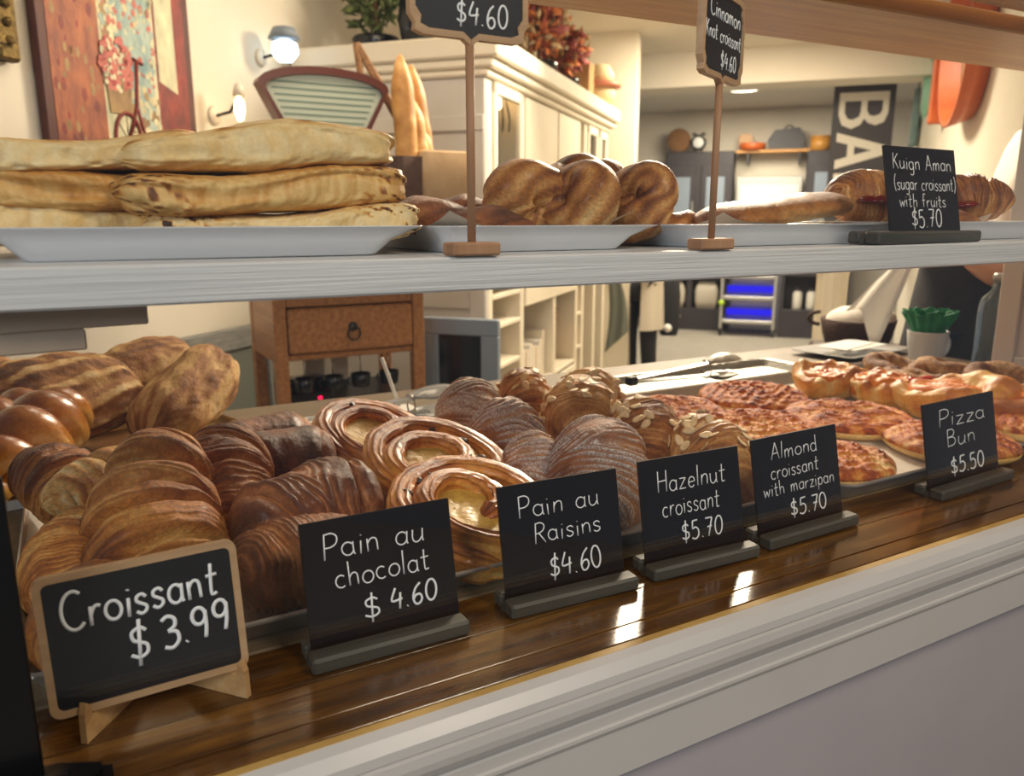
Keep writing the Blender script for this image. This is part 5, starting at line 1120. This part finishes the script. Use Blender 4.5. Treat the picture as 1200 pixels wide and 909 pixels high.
# right wall hangings
def hang(name, label, cat, u, z, off=-.9): return rthing(name, label, cat, u, off, z, 0)
t = hang('oven_mitt', 'teal cloth oven glove hanging on the cream side wall', 'glove', 7.02, .86)
P = []; 
for i in range(16):
    f = i/15; w = .11*(1 - .35*f) + .05*math.exp(-((f-.45)/.12)**2); a = np.arange(16)*2*PI/16
    P.append(np.stack([w*np.cos(a), .03 + .028*np.sin(a)*(1-.3*f), np.full(16, f*.42)], 1))
M().grid(P).build('body', 'teal', t); M().tube([(0, .025, .42), (.0, .02, .50)], .005, 6).build('loop', 'teal', t)
t = hang('wall_clock', 'small oval cream clock above the mint pan', 'clock', 6.72, 1.40)
M().lathe([(0, 0), (.09, 0), (.10, .02), (.095, .035), (0, .035)], 28, T=Matrix.Rotation(-PI/2, 4, 'X') @ Matrix.Scale(1.35, 4, (0, 1, 0))).build('case', 'creamleaf', t); M().tube([(0, .04, 0), (0, .04, .08)], .005, 6).build('hand', 'black', t); M().tube([(0, .04, 0), (-.05, .04, .02)], .005, 6).build('hand', 'black', t)
t = hang('enamel_pan', 'mint green enamel pan hanging on the side wall', 'pan', 6.35, 1.20); M().lathe([(0, .0), (.13, .0), (.18, .05), (.185, .05), (.14, -.006), (0, -.008)], 28, T=Matrix.Translation((0, .012, 0)) @ Matrix.Rotation(-PI/2, 4, 'X') @ Matrix.Scale(1.15, 4, (0, 1, 0))).build('dish', 'mint', t); M().tube([(0, .02, .2), (0, .02, .33)], .012, 8).build('handle', 'mint', t)
t = hang('copper_board', 'tall orange enamel board hanging beside the mint pan', 'board', 5.80, .95)
M().box((-.22, .0, 0), (.15, .03, .60), .01).build('board', 'copper', t); M().box((-.24, .0, -.04), (-.16, .07, .64), .01).build('rim', 'copper', t); M().box((.10, 0, -.04), (.17, .09, .64), .01).build('rim', 'copper', t)
t = hang('round_pan', 'large round orange rimmed pan hanging on the side wall', 'pan', 5.05, 1.22)
M().lathe([(0, 0), (.38, 0), (.42, .12), (.40, .12), (.365, .012), (0, .012)], 40, T=Matrix.Rotation(-PI/2, 4, 'X')).build('rim', 'copper', t); M().lathe([(0, .0125), (.355, .0125), (.36, .016), (0, .016)], 40, T=Matrix.Rotation(-PI/2, 4, 'X')).build('inside', 'creamleaf', t); M().tube([(.02, .03, .385), (.03, .03, .50)], .014, 8).build('handle', 'mug', t)

# pillar, chair, basket, cushion
t = rthing('white_pedestal', 'white fluted wooden pedestal behind the plate stack', 'pedestal', 4.0, -.215, -.95)
M().box((-.09, -.09, 0), (.09, .09, .08), .01).build('plinth', 'cream', t); M().lathe([(.078, .08), (.075, .12), (.066, .15), (.066, 1.0), (.075, 1.04), (.085, 1.08)], 64, flute=.05, nf=12).build('shaft', 'cream', t); M().box((-.095, -.095, 1.0805), (.095, .095, 1.16), .01).build('capital', 'cream', t)
t = rthing('wooden_chair', 'dark brown wooden chair holding the wicker basket', 'chair', 2.80, -.30, -.95)
M().box((-.2, -.22, .80), (.2, .2, .84), .012).build('seat', 'darkbrown', t)
for x in (-.17, .17):
    for y in (-.19, .17): M().tube([(x*1.1, y*1.1, 0), (x, y, .8)], [.016, .02], 8).build('leg', 'darkbrown', t)
M().prism([(-.2, .84), (.2, .84), (.2, 1.22), (.08, 1.30), (-.08, 1.30), (-.2, 1.22)], -.225, -.19, 1).build('backrest', 'darkbrown', t)
for x in (-.17, .17): M().box((x-.015, -.17, .35), (x+.015, .15, .38), .004).build('stretcher', 'darkbrown', t)
t = rthing('wicker_basket', 'dark wicker basket with a looped handle on the brown chair', 'basket', 2.74, -.235, -.109)
M().lathe([(0, 0), (.085, 0), (.105, .06), (.115, .11), (.105, .11), (.09, .02), (0, .015)], 28).build('body', 'darkwicker', t); th = np.linspace(0, PI, 14); M().tube(np.stack([-.02+0*th, .115+.035*np.sin(th), .11+.02*np.cos(th)], 1), .006, 8).build('handle', 'darkwicker', t)
for k, (dy, dz, s) in enumerate(((.025, .105, .072), (-.06, .125, .05))):
    o = put(loaf(.15*s/.07, .12*s/.07, .13*s/.07, 60+k, 2.6, .1, N=40, K=30, floor_=.6), 'bread_bag', 'whitecloth', ('large crumpled white bag filling the wicker basket', 'small white cup shaped roll of cloth in the wicker basket')[k], 'bag', RP(2.74, -.235+dy, -.109+dz-.02), (0, 0, RZ+PI/2))
# ---------------------------------------------------------------- people
def skin_mesh(name, pts, edges, radii, mt, parent, root=0, loc=(0, 0, 0), rot=(0, 0, 0), lv=2):
    me = bpy.data.meshes.new(name); me.from_pydata([tuple(p) for p in pts], edges, []); me.materials.append(MT[mt])
    o = bpy.data.objects.new(name, me); COL.objects.link(o); o.parent = parent; o.location = loc; o.rotation_euler = rot
    o.modifiers.new('skin', 'SKIN').use_smooth_shade = True
    sv = me.skin_vertices[0].data if me.skin_vertices else None
    if sv is None:
        with bpy.context.temp_override(object=o, active_object=o, selected_objects=[o]): bpy.ops.mesh.customdata_skin_add()
        sv = me.skin_vertices[0].data
    for i, r in enumerate(radii): sv[i].radius = r if isinstance(r, tuple) else (r, r); sv[i].use_root = (i == root)
    o.modifiers.new('sub', 'SUBSURF').levels = lv; o.modifiers['sub'].render_levels = lv
    return o
def hand_pts(w, d, side, s):
    """wrist w, direction d (unit): palm, four fingers, thumb; returns list of chains relative"""
    w = Vector(w); d = Vector(d).normalized(); up = Vector((0, 0, 1)); x = d.cross(up).normalized(); n = x.cross(d)
    palm = w + d*.05*s; ch = [[palm, .024*s]]
    fingers = []
    for k, (off, L) in enumerate(((-.030, .060), (-.010, .072), (.010, .068), (.029, .052))):
        a = palm + d*.035*s + x*off*s; b = a + d*L*.5*s - n*.010*s; c = b + d*L*.35*s - n*.025*s
        fingers.append([a, b, c])
    tb = w + d*.03*s + x*side*.03*s; fingers.append([tb, tb + d*.03*s + x*side*.022*s, tb + d*.055*s + x*side*.022*s - n*.01*s])
    return palm, fingers
def person(label, u, w, rz, H, pose, hair_mt, top, bottom, apron_mt):
    t = rthing('person', label, 'person', u, w, -.95, rz)
    k = H/1.7
    J = {n: Vector(p)*k for n, p in pose.items()}
    names = ['pelvis', 'spine', 'chest', 'neck', 'jaw', 'head', 'crown']
    pts = [J[n] for n in names]; rad = [(.13, .10), (.12, .09), (.15, .10), .052, .066, .086, .062]; ed = [(i, i+1) for i in range(6)]
    for s, sd in (('l', 1), ('r', -1)):
        b = len(pts); pts += [J['sho'+s], J['elb'+s], J['wri'+s]]; rad += [.056, .044, .028]; ed += [(2, b), (b, b+1), (b+1, b+2)]
        palm, fg = hand_pts(J['wri'+s], J['wri'+s]-J['elb'+s], sd, k); p = len(pts); pts.append(palm); rad.append((.034, .016)); ed.append((b+2, p))
        for f in fg:
            q = len(pts); pts += f; rad += [.010, .009, .0075]; ed += [(p, q), (q, q+1), (q+1, q+2)]
        b = len(pts); pts += [J['hip'+s], J['kne'+s], J['ank'+s], J['toe'+s]]; rad += [.085, .058, .04, .035]; ed += [(0, b), (b, b+1), (b+1, b+2), (b+2, b+3)]
    rad = [tuple(x*k for x in r) if isinstance(r, tuple) else r*k for r in rad]
    body = skin_mesh('body', pts, ed, rad, 'skin', t)
    # face details
    hd = J['head']; f = (J['face']-J['head']).normalized(); sx = f.cross(Vector((0, 0, 1))).normalized()
    def ball(c, r, sc=(1, 1, 1), n=10): 
        P = [[(r*sc[0]*math.cos(-PI/2+PI*(i+.5)/n)*math.cos(j*PI/8), r*sc[1]*math.cos(-PI/2+PI*(i+.5)/n)*math.sin(j*PI/8), r*sc[2]*math.sin(-PI/2+PI*(i+.5)/n)) for j in range(16)] for i in range(n)]
        return np.array(P) + np.array(c)
    m = M(); m.grid(ball(hd + f*.095*k - Vector((0, 0, .01)), .014*k, (1, 1, 1.6)))
    for s in (-1, 1): m.grid(ball(hd + sx*s*.088*k, .02*k, (.6, .8, 1.4)))
    m.build('face_features', 'skin', body)
    m = M(); [m.grid(ball(hd + f*.080*k + sx*s*.03*k + Vector((0, 0, .012)), .009*k)) for s in (-1, 1)]; m.build('eyes', 'black', body)
    m = M(); m.grid(ball(hd + f*.083*k - Vector((0, 0, .045*k)), .012*k, (1.4, 1.4, .4))); m.build('mouth', 'mug', body)
    m = M(); m.grid(ball(hd - f*.022*k + Vector((0, 0, .035*k)), .105*k, (.95, 1.0, .98), 14)); m.grid(ball(hd - f*.09*k + Vector((0, 0, .03*k)), .05*k)); m.build('hair', hair_mt, body)
    # clothes
    pt = [J['pelvis']+Vector((0, 0, .03)), J['spine'], J['chest'], J['neck'] - Vector((0, 0, .03*k))]; rd = [(.15, .115), (.145, .11), (.185, .13), .078]; e = [(0, 1), (1, 2), (2, 3)]
    for s in 'lr':
        b = len(pt); mid = J['sho'+s].lerp(J['elb'+s], .60); pt += [J['sho'+s], mid]; rd += [.092, .074]; e += [(2, b), (b, b+1)]
    skin_mesh('shirt', pt, e, [tuple(x*k for x in r) if isinstance(r, tuple) else r*k for r in rd], top, t)
    pt = [J['pelvis']]; rd = [(.15, .115)]; e = []
    for s in 'lr':
        b = len(pt); pt += [J['hip'+s], J['kne'+s], J['ank'+s]+Vector((0, 0, .03))]; rd += [.1, .078, .062]; e += [(0, b), (b, b+1), (b+1, b+2)]
    skin_mesh('trousers', pt, e, [tuple(x*k for x in r) if isinstance(r, tuple) else r*k for r in rd], bottom, t)
    for s in 'lr':
        P = []; a = J['ank'+s]; d = (J['toe'+s]-J['ank'+s]); d.z = 0; d.normalize(); sd = d.cross(Vector((0, 0, 1)))
        for i in range(12):
            q = i/11; x = -.06 + .25*q; h = .05*(1-q)**.6 + .03; w_ = .045*math.sin(PI*min(1, .18+q*.80))**.5; aa = np.arange(14)*2*PI/14
            P.append([tuple(Vector((a.x, a.y, .002)) + d*x*k + sd*w_*k*math.cos(o) + Vector((0, 0, max(0, h*k*(.5+.5*math.sin(o)))))) for o in aa])
        M().grid(P).build('shoe', 'black', t)
    return t, J, k
pose1 = {'pelvis': (0, -.02, .93), 'spine': (0, -.05, 1.13), 'chest': (0, -.12, 1.33), 'neck': (0, -.18, 1.47), 'jaw': (0, -.17, 1.535), 'head': (0, -.18, 1.60), 'crown': (0, -.19, 1.66), 'face': (0, .3, 1.57),
 'shol': (.17, -.12, 1.40), 'elbl': (.22, .0, 1.12), 'wril': (.14, .32, 1.05), 'shor': (-.17, -.12, 1.40), 'elbr': (-.25, .03, 1.09), 'wrir': (-.20, -.01, 1.385),
 'hipl': (.09, -.02, .88), 'knel': (.10, .03, .49), 'ankl': (.10, -.03, .08), 'toel': (.11, .12, .04), 'hipr': (-.09, -.02, .88), 'kner': (-.10, .03, .49), 'ankr': (-.10, -.03, .08), 'toer': (-.11, .12, .04)}
pose1['wrir'] = (-.17, .16, 1.225); pose1['wril'] = (.02, .20, 1.20); pose1['elbl'] = (.24, -.03, 1.14)
t, J, k = person('person in a white top and black apron beside the case end, elbow bent', 2.31, -.505, R_(0), 1.75, pose1, 'hair', 'whitecloth', 'navy', 'blackcloth')
# black apron around front and sides
P = []
for i in range(26):
    f = i/25; z = 1.20 - .78*f; r = (.165 + .07*f); a = np.linspace(-2.2, 2.2, 40)
    rr = r*(1 + .05*f*np.sin(a*7)); P.append(np.stack([rr*1.05*np.sin(a), .02 + (rr*.86 + .04*f)*np.cos(a) , np.full(40, z)], 1))
m = M(); m.grid(P, closed=False, caps=False); m.grid([p*np.array([.985, .985, 1]) for p in P], closed=False, caps=False); m.build('apron', 'blackcloth', t)
# white towel tucked at waist
P = []
for i in range(18):
    f = i/17; a = np.linspace(-1, 1, 14); w_ = .012 + .055*f**.8
    P.append(np.stack([-.12 + a*w_*.5 + .006*np.sin(a*6+f*4), .20 + .11*f + a*w_*.5, 1.19 - .15*f + .05*f*a - .06*f*np.abs(a)], 1))
m = M(); m.grid(P, closed=False, caps=False); m.grid([p + np.array([.004, .003, 0]) for p in P], closed=False, caps=False); m.build('waist_towel', 'whitecloth', t)
pose2 = {'pelvis': (0, 0, .93), 'spine': (0, .0, 1.13), 'chest': (0, .01, 1.33), 'neck': (0, .02, 1.47), 'jaw': (0, .04, 1.535), 'head': (0, .04, 1.60), 'crown': (0, .03, 1.66), 'face': (0, .3, 1.57),
 'shol': (.17, .01, 1.40), 'elbl': (.22, .03, 1.13), 'wril': (.16, .22, 1.06), 'shor': (-.17, .01, 1.40), 'elbr': (-.22, .03, 1.13), 'wrir': (-.16, .22, 1.06),
 'hipl': (.09, 0, .88), 'knel': (.09, .02, .49), 'ankl': (.09, -.03, .08), 'toel': (.1, .12, .04), 'hipr': (-.09, 0, .88), 'kner': (-.09, .02, .49), 'ankr': (-.09, -.03, .08), 'toer': (-.1, .12, .04)}
t, J, k = person('person in black trousers with a pale grey apron standing past the white cabinet', 5.72, .98, R_(75), 1.48, pose2, 'hair', 'blackcloth', 'blackcloth', 'greycloth')
P = []
for i in range(20):
    f = i/19; z = .98 - .50*f; a = np.linspace(.5, 3.0, 30); r = .155 + .02*f
    P.append(np.stack([r*1.1*np.cos(a), r*(1 + .04*f*np.sin(a*9))*np.sin(a), np.full(30, z)], 1))
m = M(); m.grid(P, closed=False, caps=False); m.grid([p*np.array([.985, .985, 1]) for p in P], closed=False, caps=False); m.build('apron', 'greycloth', t, (0, 0, 0), (0, 0, R_(90)))
t = rthing('shoulder_bag', 'black bag with a pale tag hanging beside the person in black trousers', 'bag', 5.90, .79, -.54)
L = loops([(.10, .12, .04, 0), (.12, .15, .05, .06), (.11, .15, .05, .30), (.06, .12, .02, .44), (.03, .08, .012, .46)]); M().grid(L).build('body', 'blackcloth', t); M().tube([(0, .04, .45), (0, .08, .60), (0, .14, .72)], .012, 8).build('strap', 'blackcloth', t); M().lathe([(0, 0), (.03, 0), (.03, .008), (0, .01)], 16, T=Matrix.Translation((-.063, 0, .06)) @ Matrix.Rotation(-PI/2, 4, 'Y')).build('tag', 'whitepaper', t)
